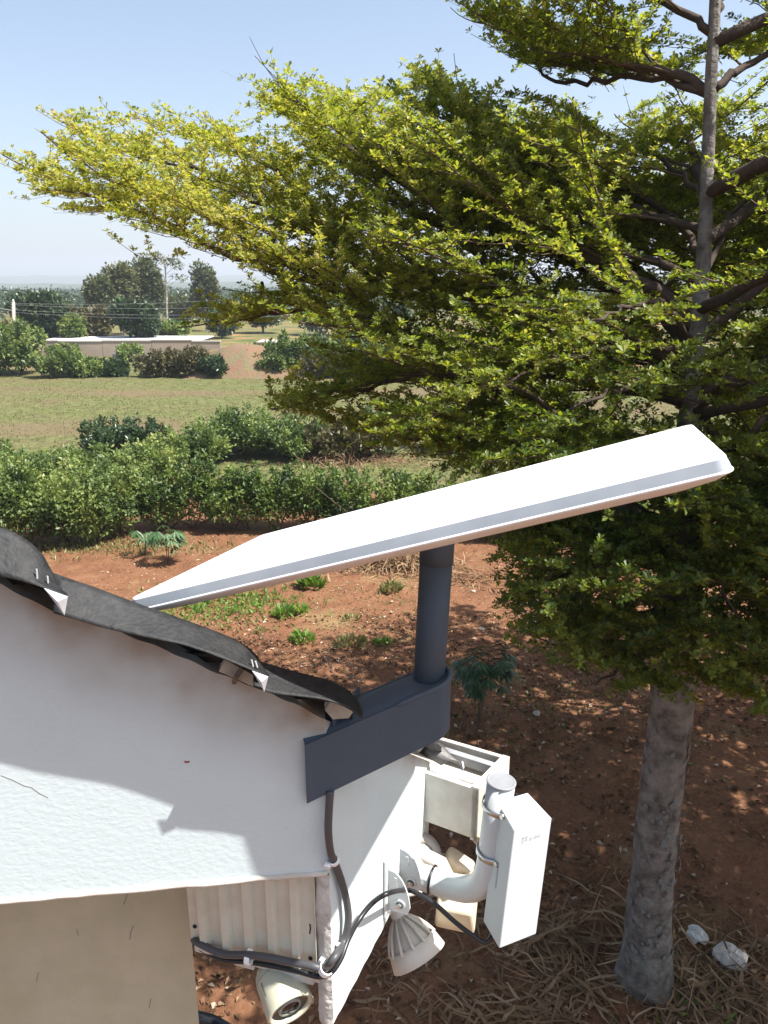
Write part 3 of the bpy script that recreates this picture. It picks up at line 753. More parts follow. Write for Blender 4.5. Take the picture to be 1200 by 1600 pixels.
# ------------------------------------------------------------------ cables, clips, tie
def smooth(pts, n=8):
    pts = [np.asarray(p, float) for p in pts]; out = []
    for i in range(len(pts)-1):
        p0_, p1_, p2_, p3_ = pts[max(i-1, 0)], pts[i], pts[i+1], pts[min(i+2, len(pts)-1)]
        for k in range(n):
            t = k/n; out.append(.5*((2*p1_)+(-p0_+p2_)*t+(2*p0_-5*p1_+4*p2_-p3_)*t*t+(-p0_+3*p1_-3*p2_+p3_)*t**3))
    out.append(pts[-1]); return out
def PN(px, py, off): return PPL(px, py, pl+nP*off, nP)
edge = lambda px, py, o_: PPL(px, py, C-dB*o_, dB)
gpts = [PB(516, 1236, .0052), PB(514, 1265, .0055), PB(513, 1300, .0055), PB(517, 1333, .0055), PB(524, 1350, .006), PB(534, 1378, .007), PB(542, 1410, .009), PB(544, 1440, .010), PB(537, 1472, .008),
        edge(522, 1497, .010), edge(505, 1512, .012), PN(486, 1509, .018), PN(450, 1502, .0165), PN(420, 1496, .0165), PN(388, 1492, .0165), PN(362, 1492, .0155), PN(345, 1490, .0135), PN(325, 1481, .010), PN(308, 1472, .006), PN(303, 1468, -.006), PN(306, 1462, -.03)]
mb = MB(); mb.tube(smooth(gpts), .0046, 12); o = mb.build('grey_cable', M_grey_cable, None, True)
tag(o, 'thick grey cable leaving the dish mount and looping down the wall corner', 'cable')
apb = (fl_b+bl_b)/2+au*.006+af*.012
bpts = [PN(308, 1468, -.03), PN(304, 1474, -.006), PN(310, 1480, .003), PN(325, 1489, .004), PN(350, 1500, .008), PN(388, 1503, .010), PN(430, 1510, .010), PN(470, 1519, .011), edge(500, 1526, .006), edge(518, 1519, .010), PB(533, 1497, .012), PB(544, 1468, .012), PB(561, 1437, .012), PB(583, 1410, .022), PB(608, 1395, .04), PY(635, 1391, .905), PY(652, 1396, .895), PY(680, 1413, .88), PY(708, 1438, .865), PY(736, 1460, .85), PY(760, 1472, .845), apb-au*.004+np.array([0, .012, 0]), apb+au*.012]
mb = MB(); mb.tube(smooth(bpts), .0034, 10); o = mb.build('black_cable', M_black, None, True)
tag(o, 'thin black glossy cable arching from the wall corner to the antenna foot', 'cable')
M_clip = mat('white_clip_plastic', (.8, .8, .8), .4)
def clip(p, along, outn, label, k=1.0):
    al = nrm(along); on = nrm(outn-al*(al@outn)); sd_ = np.cross(al, on); r = .0062*k
    pts = []
    for a in np.linspace(-.2, math.pi+.2, 12): pts.append(p+sd_*r*math.cos(a)+on*r*math.sin(a))
    pts = [pts[0]-on*.004]+pts+[pts[-1]-on*.004]
    mb = MB()
    for a, b in zip(pts[:-1], pts[1:]):
        mb.box((a+b)/2, b-a, al, np.cross(b-a, al), np.linalg.norm(b-a)*1.15, .0055*k, .0018)
    q = pts[0]; mb.box(q-sd_*(-.0015)+on*.001, sd_, al, on, .006, .0055*k, .007)
    o = mb.build('cable_clip', M_clip, None, bevel=.0004); return tag(o, label, 'cable clip', 'white cable clips')
clip(PB(521, 1344, .0055), PB(524, 1350, 0)-PB(517, 1333, 0), nB, 'white cable clip on the grey cable above the wall corner')
clip(PN(389, 1496, .0150), dP, nP, 'white cable clip in the middle of the corrugated sheet\'s lower edge', 1.25)
clip(edge(509, 1514, .011), edge(500, 1526, .01)-edge(522, 1500, .01), -dB, 'white cable clip wrapped round both cables at the wall corner', 1.35)
clip(PB(536, 1482, .009), PB(533, 1497, 0)-PB(544, 1468, 0), nB, 'small white cable clip just above the wall corner where cables part', .8)
mb = MB(); tc_ = h0+nB*.016
ring = [tc_+(rP+.0016)*(UP*math.cos(a)+dB*math.sin(a)) for a in np.linspace(0, 2*math.pi, 30)]
mb.tube(ring, .0020, 6); q = min(ring, key=lambda p: p[2]-.3*p[1]*0-(-p[1]*.6))
o = mb.build('cable_tie', M_black, None, True); tag(o, 'black cable tie round the bent pipe beside the bracket plates', 'cable tie')

# ================================================================== vegetation
M_bark = mat('grey_brown_bark', (.21, .192, .168), .9, .45, 8, .014, 34, color2=(.07, .057, .048), detail=10)
M_barkdark = mat('dark_branch_bark', (.065, .042, .030), .9, .4, 25, .004, 70)
M_lichen = mat('pale_lichen', (.19, .195, .18), .95, .4, 60)
M_twig = mat('thin_twig_bark', (.085, .055, .035), .9)
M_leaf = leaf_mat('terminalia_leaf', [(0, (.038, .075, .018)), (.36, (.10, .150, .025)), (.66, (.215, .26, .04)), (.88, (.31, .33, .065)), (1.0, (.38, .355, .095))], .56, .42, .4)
SC = H/4.0
def T3(px, py, y4): return PY(px, py, y4*SC)

def resample(pts, n):
    pts = np.array(smooth(pts, 6)); d = np.concatenate([[0], np.cumsum(np.linalg.norm(np.diff(pts, axis=0), axis=1))])
    t = np.linspace(0, d[-1], n); return np.stack([np.interp(t, d, pts[:, k]) for k in range(3)], 1), d[-1]

class Tree:
    def __init__(s): s.limbs = []; s.twigs = []; s.ros = []; s.rdir = []; s.ry = []; s.rid = []; s.probe = []
    def rosettes(s, path, L, spacing, t0=0.0, lift=.02, yel=0.0):
        n = max(2, int(L/spacing)); t = np.clip(t0+(1-t0)*(np.arange(n)+rng.random(n))/n, 0, 1)*(len(path)-1)
        i = np.minimum(t.astype(int), len(path)-2); f = (t-i)[:, None]
        p = path[i]*(1-f)+path[i+1]*f; tan = path[i+1]-path[i]; tan /= np.linalg.norm(tan, axis=1)[:, None]+1e-9
        up = np.array([0, 0, 1.])+rng.normal(size=(n, 3))*.38+tan*.35
        up /= np.linalg.norm(up, axis=1)[:, None]
        s.ros.append(p+up*(lift*(.3+rng.random(n)))[:, None]); s.rdir.append(up); s.ry.append(np.full(n, yel)+rng.random(n)*.25); s.rid.append(np.full(n, len(s.probe)-1))
    def twig(s, p, d, L, r, level, yel, rise=.35, dens=1.0):
        m = 6; pts = [p]; dd = d.copy(); step = L/(m-1)
        for k in range(m-1):
            dd = nrm(dd+rng.normal(size=3)*.13+np.array([0, 0, rise*.16])); pts.append(pts[-1]+dd*step)
        pts = np.array(pts); s.probe.append(pts[3]); s.twigs.append((pts, r, r*.35, 4 if level == 2 else 3))
        if level == 2:
            own = len(s.probe)-1
            yel = yel*(.4+1.0*rng.random())+rng.normal()*.09
            n3 = max(3, int(L/.095*dens)); side = 1
            for k in range(n3):
                t = .12+.86*(k+rng.random()*.7)/n3; q = t*(m-1); i = min(int(q), m-2); pp_ = pts[i]+(pts[i+1]-pts[i])*(q-i); tan = nrm(pts[i+1]-pts[i])
                lat = np.cross(tan, UP); lat = lat/(np.linalg.norm(lat)+1e-6)*side; side = -side
                a = math.radians(38+32*rng.random()); d3 = nrm(tan*math.cos(a)+lat*math.sin(a)+UP*(.0+.16*rng.random()))
                s.twig(pp_, d3, (.24+.36*rng.random())*(1.05-.40*t)*1.1, r*.45, 3, yel, rise, dens)
            s.rosettes(pts, L, .026/dens, .15, .022, yel); s.rid[-1][:] = own
        else:
            s.rosettes(pts, L, .0215/dens, .03, .022, yel)
    def limb(s, pts, r0, r1, n2, L2, t0=.2, yel=0.0, dens=1.0, rise=.22, keep=True):
        path, L = resample(pts, 22); path[1:-1] += rng.normal(size=(20, 3))*.008*SC
        s.limbs.append((path, r0, r1))
        side = 1
        for i in range(n2):
            t = t0+(1-t0)*(i+.8*rng.random())/n2; q = min(t, .999)*21; k = int(q); p = path[k]+(path[k+1]-path[k])*(q-k); tan = nrm(path[k+1]-path[k])
            lat = np.cross(tan, UP); lat /= np.linalg.norm(lat)+1e-6; side = -side
            a = math.radians(35+38*rng.random()); d = nrm(tan*math.cos(a)+lat*side*math.sin(a)+UP*(.0+.17*rng.random()))
            s.twig(p, d, L2*1.18*(.55+.65*rng.random())*(1.15-.55*t), max(.004, (r0+(r1-r0)*t)*.36), 2, yel, rise, dens)
        s.twig(path[-1], nrm(path[-1]-path[-3]), L2*.45, r1*.8, 2, yel, rise, dens)
    def trunk_mesh(s, path, rad, n=20): pass

# outline of the crown as it stands against sky and field; boughs outside it are pruned
OUT_LOW = [(-12, 226), (36, 232), (84, 254), (92, 240), (64, 216), (28, 184), (58, 180), (118, 214), (126, 206), (68, 178), (88, 166), (205, 172), (330, 168), (390, 185), (408, 235), (428, 225), (395, 160), (385, 116), (470, 106), (540, 140), (600, 126), (642, 92), (700, 98), (760, 128), (830, 140), (860, 160), (925, 168), (935, 205), (960, 222), (985, 200), (975, 165), (1040, 158), (1100, 160), (1200, 158), (1700, 158), (1700, 1200), (1200, 1130), (1120, 1135), (1060, 1110), (1000, 1105), (900, 1050), (800, 1010), (770, 930), (760, 760), (640, 745), (560, 690), (400, 645), (405, 590), (440, 560), (400, 545), (300, 565), (275, 515), (300, 470), (370, 440), (345, 405), (270, 400), (150, 405), (100, 345), (34, 300), (-12, 262)]
OUT_TOP = [(715, 28), (740, 45), (790, 107), (850, 122), (905, 145), (980, 130), (1065, 136), (1100, 146), (1200, 138), (1700, 138), (1700, -900), (700, -900)]
def inside(poly, x, y):
    r = np.zeros(len(x), bool); n = len(poly)
    for i in range(n):
        (x1, y1), (x2, y2) = poly[i], poly[(i+1) % n]
        if y1 == y2: continue
        c = ((y1 > y) != (y2 > y)) & (x < (x2-x1)*(y-y1)/(y2-y1)+x1); r ^= c
    return r
def in_crown(P_, jit=9):
    q = np.asarray(P_)-EYE; d = q[:, 1]*CP-q[:, 2]*SP; x = 600+F*q[:, 0]/d+rng.normal(size=len(q))*jit; y = 800-F*(q[:, 2]*CP+q[:, 1]*SP)/d+rng.normal(size=len(q))*jit
    return inside(OUT_LOW, x, y) | inside(OUT_TOP, x, y)
T = Tree()
# the trunk, base to top (photo points, distance in scaled metres)
tp_ = [((1008, 1530), 3.60, 43), ((1009, 1500), 3.60, 37), ((1014, 1440), 3.60, 34), ((1022, 1340), 3.60, 32.5), ((1034, 1230), 3.60, 32), ((1046, 1120), 3.60, 32.5), ((1058, 1000), 3.60, 33), ((1064, 900), 3.61, 35), ((1068, 810), 3.62, 37), ((1075, 740), 3.63, 28), ((1078, 640), 3.64, 15.5), ((1090, 520), 3.65, 13), ((1098, 420), 3.65, 11.5), ((1104, 300), 3.66, 10), ((1108, 200), 3.66, 9.5), ((1110, 140), 3.66, 9.5), ((1116, 40), 3.67, 9), ((1118, -80), 3.67, 7), ((1120, -220), 3.68, 5)]
tpts, trad = [], []
for (q, y4, rpx) in tp_:
    p = T3(*q, y4); depth = float((p-EYE)@np.array([0, CP, -SP])); tpts.append(p); trad.append(rpx/F*depth)
tpts[0] = tpts[0]-UP*.12
base_xy = tpts[1]
tree = empty('shade_tree', (base_xy[0], base_xy[1], 0), 'large small-leaved shade tree with grey trunk right of the dish', 'tree')
tt = np.array(tpts); tr = np.array(trad)
fine = np.linspace(0, len(tt)-1, 90); i0 = np.minimum(fine.astype(int), len(tt)-2); ff = (fine-i0)[:, None]
tpath = np.array(smooth(tt, 6)); trr = np.interp(np.linspace(0, len(tt)-1, len(tpath)), np.arange(len(tt)), tr)
mb = MB(); n_ = 26; vs = []
for i, (p, r) in enumerate(zip(tpath, trr)):
    for k in range(n_):
        a = 2*math.pi*k/n_; w = 1+.07*(vnoise(np.array(a*2.2+3), np.array(p[2]*3.5), 4)-.5)*2+.03*math.sin(a*5+p[2]*9)
        if p[2] < .35: w *= 1+.32*(.35-p[2])*(1+.5*math.sin(a*4+1))
        vs.append((p[0]+r*w*math.cos(a), p[1]+r*w*math.sin(a), p[2]))
m_ = len(tpath); mb.add(vs, [(i*n_+k, i*n_+(k+1) % n_, (i+1)*n_+(k+1) % n_, (i+1)*n_+k) for i in range(m_-1) for k in range(n_)])
trunk = mb.build('trunk', M_bark, tree, True)
# lichen flakes on the lower trunk
rl = random.Random(3); mb = MB()
for k in range(130):
    t = rl.random()**1.3; p = tt[1]*(1-t)+tt[5]*t; r = tr[1]*(1-t)+tr[5]*t; a = rl.uniform(math.pi, 2*math.pi)+rl.uniform(-.4, .4)
    u_ = np.array([math.cos(a), math.sin(a), 0]); s_ = np.array([-u_[1], u_[0], 0]); c = p+u_*(r*1.035); rad = rl.uniform(.006, .03)
    pts = []
    for j in range(8):
        b = 2*math.pi*j/8; q = rad*(.65+.6*rl.random()); pts.append(c+s_*q*math.cos(b)+UP*q*1.2*math.sin(b)-u_*(q*math.cos(b))**2/(2*r))
    mb.add(pts+[c+u_*.004], [(j, (j+1) % 8, 8) for j in range(8)])
tag(mb.build('lichen', M_lichen, trunk), kind='stuff')

def tr_limb(pxs, ys, rpx0, rpx1, n2, L2, **k):
    n = len(pxs); yy = np.interp(np.arange(n), np.linspace(0, n-1, len(ys)), ys)
    pts = [T3(*q, y) for q, y in zip(pxs, yy)]
    T.limb(pts, rpx0/F*3.3, rpx1/F*3.0, int(n2*1.35), L2, **k)
# limbs traced from the photograph
tr_limb([(1078, 590), (1000, 535), (930, 508), (850, 485), (800, 460), (760, 410), (745, 380), (690, 330), (620, 280), (530, 225), (470, 165), (425, 140)], (3.65, 4.2, 4.6), 17, 3, 24, 1.05, yel=.18)
tr_limb([(1092, 520), (1060, 480), (1015, 450), (950, 410), (875, 380), (850, 345), (815, 300), (775, 230), (720, 175), (665, 130)], (3.65, 4.0, 4.5), 17, 3, 22, 1.0, yel=.12)
tr_limb([(1040, 468), (970, 455), (920, 435), (880, 395), (790, 360), (680, 300), (600, 220), (560, 160)], (3.8, 4.6, 5.6), 12, 3, 18, 1.0, yel=.15)
tr_limb([(1068, 830), (1000, 720), (900, 650), (760, 612), (690, 578), (620, 515), (554, 495), (490, 488), (400, 488), (335, 505)], (3.62, 4.0, 4.7), 24, 4, 20, 1.0, t0=.40, yel=.12)
tr_limb([(640, 530), (560, 470), (484, 438), (402, 415), (344, 392), (280, 357), (180, 318), (100, 288), (30, 256)], (4.15, 4.5, 4.9), 11, 3, 26, .92, t0=.08, yel=.30)
tr_limb([(520, 452), (430, 390), (330, 335), (225, 300), (155, 275), (112, 246), (64, 206)], (4.3, 4.7, 5.0), 8, 2.5, 18, .75, t0=.08, yel=.32)
tr_limb([(600, 430), (500, 370), (400, 312), (310, 265), (245, 255), (165, 224), (98, 190)], (4.3, 4.9, 5.4), 8, 2.5, 18, .75, t0=.08, yel=.30)
tr_limb([(590, 450), (500, 345), (440, 275), (385, 240), (330, 215), (260, 205)], (4.4, 5.0, 5.6), 8, 2.5, 16, .70, t0=.1, yel=.24)
tr_limb([(760, 410), (640, 320), (560, 255), (500, 200), (450, 170)], (4.2, 5.0, 5.8), 9, 2.5, 16, .85, t0=.05, yel=.2)
tr_limb([(690, 578), (640, 590), (560, 608), (490, 625), (425, 640)], (3.95, 4.3, 4.6), 8, 3, 15, .8, t0=.1, yel=.10, rise=.1)
tr_limb([(1070, 790), (960, 715), (830, 690), (720, 685), (640, 690), (570, 665)], (3.62, 3.85, 4.3), 15, 3, 17, .95, t0=.3, yel=.05, rise=.15)
tr_limb([(1060, 780), (1020, 755), (940, 700), (860, 640), (780, 600), (700, 640)], (3.62, 3.5, 3.6), 14, 3, 16, .95, t0=.3, yel=.0, rise=.1)
tr_limb([(1110, 145), (1055, 115), (985, 105), (920, 85), (840, 72), (770, 42)], (3.66, 3.9, 4.3), 12, 3, 20, .85, t0=.15, yel=.08)
tr_limb([(1110, 150), (1010, 122), (930, 128), (860, 120), (800, 70)], (3.66, 4.1, 4.6), 9, 2.5, 12, .7, t0=.2, yel=.05)
tr_limb([(1116, 55), (1060, 15), (990, -30), (900, -60), (800, -70)], (3.67, 3.9, 4.3), 9, 2.5, 18, .9, t0=.15, yel=.06)
tr_limb([(1116, 140), (1160, 105), (1210, 75), (1300, 10)], (3.66, 3.7, 3.8), 10, 3, 14, .8, t0=.15, yel=.06)
tr_limb([(1118, 20), (1150, -30), (1200, -70), (1280, -120)], (3.67, 3.9, 4.3), 9, 3, 12, .8, t0=.15, yel=.06)
tr_limb([(1085, 540), (1120, 505), (1175, 460), (1240, 410), (1380, 360)], (3.65, 3.7, 3.9), 15, 4, 18, 1.0, t0=.15, yel=.05)
tr_limb([(1085, 620), (1130, 700), (1170, 680), (1230, 630), (1330, 580)], (3.64, 3.55, 3.6), 13, 4, 15, .9, t0=.2, yel=.0)
tr_limb([(1097, 430), (1150, 330), (1200, 290), (1300, 260)], (3.65, 4.0, 4.6), 8, 3, 14, .9, t0=.15, yel=.1)
tr_limb([(1100, 400), (1050, 340), (970, 290), (880, 250), (800, 215)], (3.65, 4.3, 5.2), 9, 3, 16, .9, t0=.15, yel=.15)
tr_limb([(1104, 320), (1060, 270), (1000, 235), (930, 215), (860, 200)], (3.66, 4.4, 5.4), 8, 2.5, 14, .85, t0=.15, yel=.2)
tr_limb([(1090, 480), (1020, 440), (940, 380), (850, 330), (780, 300)], (3.65, 4.8, 6.0), 12, 3, 18, 1.0, t0=.12, yel=.2)
tr_limb([(1090, 490), (1110, 430), (1090, 370), (1060, 330), (1000, 300)], (3.65, 4.6, 6.0), 11, 3, 16, 1.0, t0=.12, yel=.18)
tr_limb([(1090, 540), (1140, 480), (1190, 430), (1250, 400)], (3.65, 4.8, 6.2), 11, 3, 16, 1.0, t0=.12, yel=.18)
tr_limb([(1080, 600), (1000, 560), (900, 525), (800, 500), (700, 480), (620, 440)], (3.65, 4.8, 6.2), 13, 3, 20, 1.05, t0=.12, yel=.14)
tr_limb([(1080, 640), (980, 610), (860, 590), (740, 590), (640, 600)], (3.65, 4.6, 5.6), 12, 3, 17, 1.0, t0=.15, yel=.08, rise=.2)
tr_limb([(1078, 660), (1120, 620), (1180, 600), (1260, 580)], (3.65, 4.6, 5.6), 12, 3, 14, .95, t0=.15, yel=.05, rise=.2)
# low leafy shoots round the trunk at head height
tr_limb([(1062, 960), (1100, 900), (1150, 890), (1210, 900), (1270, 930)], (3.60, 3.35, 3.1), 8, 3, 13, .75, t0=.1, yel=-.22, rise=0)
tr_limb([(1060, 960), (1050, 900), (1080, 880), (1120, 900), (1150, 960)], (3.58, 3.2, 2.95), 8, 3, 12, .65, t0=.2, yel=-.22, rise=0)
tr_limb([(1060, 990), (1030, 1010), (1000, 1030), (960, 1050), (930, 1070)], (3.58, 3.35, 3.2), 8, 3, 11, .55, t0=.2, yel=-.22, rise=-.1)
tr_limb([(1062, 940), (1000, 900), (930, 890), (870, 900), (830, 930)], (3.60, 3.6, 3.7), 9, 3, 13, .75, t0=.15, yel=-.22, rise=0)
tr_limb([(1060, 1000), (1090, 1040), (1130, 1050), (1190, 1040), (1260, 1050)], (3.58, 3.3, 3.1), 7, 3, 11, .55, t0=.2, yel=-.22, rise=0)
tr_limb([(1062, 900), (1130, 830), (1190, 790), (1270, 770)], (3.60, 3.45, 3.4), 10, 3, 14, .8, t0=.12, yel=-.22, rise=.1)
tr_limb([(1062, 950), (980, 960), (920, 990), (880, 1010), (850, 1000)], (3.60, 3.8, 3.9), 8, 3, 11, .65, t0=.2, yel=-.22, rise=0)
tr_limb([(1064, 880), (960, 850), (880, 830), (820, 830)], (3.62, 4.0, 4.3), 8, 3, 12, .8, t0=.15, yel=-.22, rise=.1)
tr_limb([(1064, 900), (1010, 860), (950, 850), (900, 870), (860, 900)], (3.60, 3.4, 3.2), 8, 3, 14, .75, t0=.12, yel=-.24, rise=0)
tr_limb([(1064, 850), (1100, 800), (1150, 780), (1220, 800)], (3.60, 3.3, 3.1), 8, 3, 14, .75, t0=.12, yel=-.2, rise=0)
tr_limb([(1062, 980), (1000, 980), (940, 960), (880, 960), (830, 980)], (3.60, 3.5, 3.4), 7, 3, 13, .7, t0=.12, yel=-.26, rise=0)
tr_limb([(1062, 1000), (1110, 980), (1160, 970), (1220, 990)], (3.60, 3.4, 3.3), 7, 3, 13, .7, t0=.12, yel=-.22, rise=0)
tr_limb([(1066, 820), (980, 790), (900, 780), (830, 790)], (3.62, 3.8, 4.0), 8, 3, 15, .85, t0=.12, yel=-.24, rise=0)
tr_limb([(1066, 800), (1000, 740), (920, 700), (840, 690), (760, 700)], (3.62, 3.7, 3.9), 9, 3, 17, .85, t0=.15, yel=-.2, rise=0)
# boughs on the near side that veil the trunk
tr_limb([(1085, 560), (1060, 500), (1020, 470), (980, 480), (930, 500)], (3.65, 3.3, 3.0), 9, 3, 14, .8, t0=.15, yel=.02, rise=.1)
tr_limb([(1080, 640), (1040, 610), (1000, 600), (950, 615), (890, 640)], (3.64, 3.3, 3.05), 9, 3, 14, .8, t0=.15, yel=-.2, rise=.0)
tr_limb([(1080, 650), (1120, 610), (1160, 600), (1220, 620)], (3.64, 3.3, 3.05), 9, 3, 13, .75, t0=.15, yel=-.2, rise=.0)
tr_limb([(1085, 560), (1010, 540), (930, 550), (850, 570), (790, 600)], (3.65, 3.5, 3.3), 10, 3, 16, .85, t0=.15, yel=.03, rise=.05)
tr_limb([(1078, 700), (1000, 690), (920, 700), (850, 720), (800, 720)], (3.63, 3.4, 3.3), 10, 3, 15, .8, t0=.15, yel=-.2, rise=.0)
tr_limb([(1095, 440), (1000, 400), (900, 370), (800, 350), (700, 350)], (3.65, 4.2, 4.9), 11, 3, 20, 1.0, t0=.12, yel=.12)
tr_limb([(1100, 360), (1000, 330), (890, 290), (780, 270), (700, 260)], (3.65, 4.4, 5.2), 10, 3, 20, 1.0, t0=.12, yel=.16)
tr_limb([(860, 480), (760, 470), (660, 450), (580, 400), (500, 350)], (3.95, 4.4, 5.0), 9, 3, 18, .95, t0=.1, yel=.14)
# crown limbs of the far side and above the frame that shade the ground
for az, z0, Lx, rise_ in ((60, 3.3, 3.0, .45), (95, 3.7, 3.2, .4), (35, 4.2, 2.8, .5), (10, 3.5, 3.0, .45), (-25, 4.4, 2.6, .5), (50, 5.6, 2.0, .5), (-35, 3.4, 2.9, .4), (-50, 4.4, 2.4, .45), (0, 5.0, 2.6, .45), (-75, 3.9, 1.8, .4), (75, 4.4, 3.0, .4)):
    a = math.radians(az); p0_ = np.array([np.interp(z0*SC, tt[1:, 2], tt[1:, 0]), np.interp(z0*SC, tt[1:, 2], tt[1:, 1]), z0*SC])
    d = np.array([math.cos(a), math.sin(a), 0]); pts = [p0_+d*Lx*SC*t+UP*(Lx*SC*rise_*(t-.25*t*t)) for t in (0, .25, .5, .75, 1)]
    T.limb(pts, .028*SC, .007*SC, 22, 1.05, t0=.15, yel=.08, dens=.85)

for path, r0, r1 in T.limbs:
    mb = MB(); mb.tube([p for p in path], list(np.linspace(r0, r1, len(path))), 10); mb.build('branch', M_barkdark, tree, True)
# cut limb stub under the dish
st = T3(1035, 840, 3.6); mb = MB(); mb.tube([st, T3(1000, 812, 3.55), T3(972, 790, 3.5), T3(952, 768, 3.5)], [.11, .085, .075, .07], 14); mb.build('branch_stub', M_bark, tree, True)
pb = np.array(T.probe); q_ = pb-EYE; dd_ = q_[:, 1]*CP-q_[:, 2]*SP; qx = 600+F*q_[:, 0]/dd_
near_ = (pb[:, 1] < 3.60*SC) & (pb[:, 2] > 4.75) & (qx > 640)          # the near side of the upper trunk is bare
kt = in_crown(pb, 12) & in_crown(np.array([t_[0][4] for t_ in T.twigs]), 18) & in_crown(np.array([t_[0][2] for t_ in T.twigs]), 3) & ~(near_ & (rng.random(len(pb)) < .80)) & (rng.random(len(pb)) < .90)
tag(link('twigs', tubes_mesh([t_ for t_, k_ in zip(T.twigs, kt) if k_], 'twigs'), M_twig, tree), kind='stuff')
ros = np.concatenate(T.ros); rdir = np.concatenate(T.rdir); ry = np.concatenate(T.ry); kr_ = kt[np.concatenate(T.rid)] & in_crown(ros, 22)
ros, rdir, ry = ros[kr_], rdir[kr_], ry[kr_]
def rosette_leaves(ros, rdir, ry, nl, L, name, m, parent, spread=(48, 78)):
    N_ = len(ros); ref = unit(N_); U_ = np.cross(rdir, ref); U_ /= np.linalg.norm(U_, axis=1)[:, None]+1e-9; W2 = np.cross(rdir, U_)
    ps, ds, us, rn, ls = [], [], [], [], []; rs_ = .65+.75*rng.random(N_)
    for k in range(nl):
        a = 2*np.pi*(k+.5*rng.random(N_))/nl; el = np.radians(spread[0]+(spread[1]-spread[0])*rng.random(N_))
        rad = U_*np.cos(a)[:, None]+W2*np.sin(a)[:, None]; d = rdir*np.cos(el)[:, None]+rad*np.sin(el)[:, None]
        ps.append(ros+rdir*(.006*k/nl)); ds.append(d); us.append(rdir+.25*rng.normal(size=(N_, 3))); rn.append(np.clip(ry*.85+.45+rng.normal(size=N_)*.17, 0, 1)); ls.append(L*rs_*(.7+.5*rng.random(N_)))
    ls = np.concatenate(ls)
    return link(name, leaves(name, np.concatenate(ps), np.concatenate(ds), np.concatenate(us), ls, ls*.46, np.concatenate(rn), wide=.66), m, parent)
open('/tmp/cnt.txt', 'w').write(str((len(ros), len(T.twigs)))) if False else None
tag(rosette_leaves(ros, rdir, ry, 5, .036, 'crown', M_leaf, tree), kind='stuff')

# small dark bird on a left branch
M_bird = mat('dark_plumage', (.018, .015, .014), .7, .3, 60)
bp_ = T3(409, 448, 4.75); bd = empty('bird', bp_-UP*.04, 'small dark bird perched upright among the left branches', 'bird')
mb = MB(); mb.lathe(bp_, (.10, .05, 1), [(-.048, .002), (-.046, .008), (-.030, .017), (-.008, .023), (.012, .022), (.022, .017), (.030, .0155), (.038, .013), (.044, .006), (.046, .0005)], 18); mb.build('body', M_bird, bd, True)
mb = MB(); mb.box(bp_+np.array([-.010, .008, -.062]), (1, 0, .1), (0, 1, .2), (-.2, .12, 1), .013, .004, .05); mb.build('tail', M_bird, bd, bevel=.002)
mb = MB(); mb.lathe(bp_+np.array([.012, -.012, .036]), (.7, -.6, .1), [(0, .004), (.012, .0004)], 8); mb.build('beak', M_bird, bd)
mb = MB(); mb.tube([bp_+np.array([-.35, .1, -.02]), bp_+np.array([-.12, .03, -.05]), bp_+np.array([.02, 0, -.048]), bp_+np.array([.25, -.03, -.02])], .004, 5); mb.build('perch_twig', M_twig, tree)

# ------------------------------------------------------------------ shrubs
def cloud(centers, radii, n, shell=.55):
    """leaf seats spread in lumpy ellipsoids, denser towards the outside; returns position, outward direction"""
    w = np.array([r[0]*r[1]+r[1]*r[2]+r[0]*r[2] for r in radii]); w = w/w.sum(); pick = rng.choice(len(centers), n, p=w)
    c = np.array(centers)[pick]; r = np.array(radii)[pick]; u_ = unit(n); rad = (1-shell*rng.random(n)**1.7)
    b = 1+.22*(vnoise(u_[:, 0]*4+pick*3.1, u_[:, 2]*4+u_[:, 1]*3, 7)-.5)*2
    return c+u_*r*(rad*b)[:, None], u_
def lumps(c, r, n, k=.45):
    """break an ellipsoid into smaller overlapping lumps"""
    cs, rs = [], []
    for _ in range(n):
        u_ = unit(1)[0]; u_[2] = abs(u_[2])*1.25-.45; q = np.asarray(c)+u_*np.asarray(r)*(.45+.35*rng.random()); cs.append(q); rs.append(np.asarray(r)*k*(.7+.6*rng.random()))
    return cs, rs
def foliage(name, cs, rs, n, L, m, parent, width=.5, ground=None, tone=0.0, jitter=.16, shell=.55, droop=.0):
    p, u_ = cloud(cs, rs, n, shell); ok = p[:, 2] > (.02 if ground is None else ground); p, u_ = p[ok], u_[ok]; k = len(p)
    clump = vnoise(p[:, 0]*2.3+p[:, 1], p[:, 2]*2.7+p[:, 1]*1.3, 12)
    d = u_*.9+unit(k)*.8+np.array([0, 0, .15-droop]); upv_ = np.array([0, 0, 1.])*.9+u_*.5+unit(k)*.55
    Lk = L*(.6+.7*rng.random(k)); rn = np.clip(.46+tone+(clump-.5)*.75+rng.normal(size=k)*jitter*1.15, 0, 1)
    o = link(name, leaves(name, p, d, upv_, Lk, Lk*width, rn, wide=.5), m, parent); return tag(o, kind='stuff')
def stems(cs, base, parent, r=.02, m=None, name='stems'):
    tubes = []
    for c in cs:
        b = np.asarray(base, float)+np.array([rng.normal()*.12, rng.normal()*.12, 0]); c = np.asarray(c, float); mid = (b*.5+c*.5)+rng.normal(size=3)*.06*np.linalg.norm(c-b)
        pts, _ = resample([b-UP*.05, mid, c], 6); tubes.append((pts, r, r*.3, 5))
    return link(name, tubes_mesh(tubes, name), m or M_twig, parent)
G1 = [(0, (0.0275, 0.0516, 0.0138)), (.4, (0.0731, 0.1204, 0.0284)), (.75, (0.1419, 0.2021, 0.0447)), (1, (0.2408, 0.2838, 0.0774))]
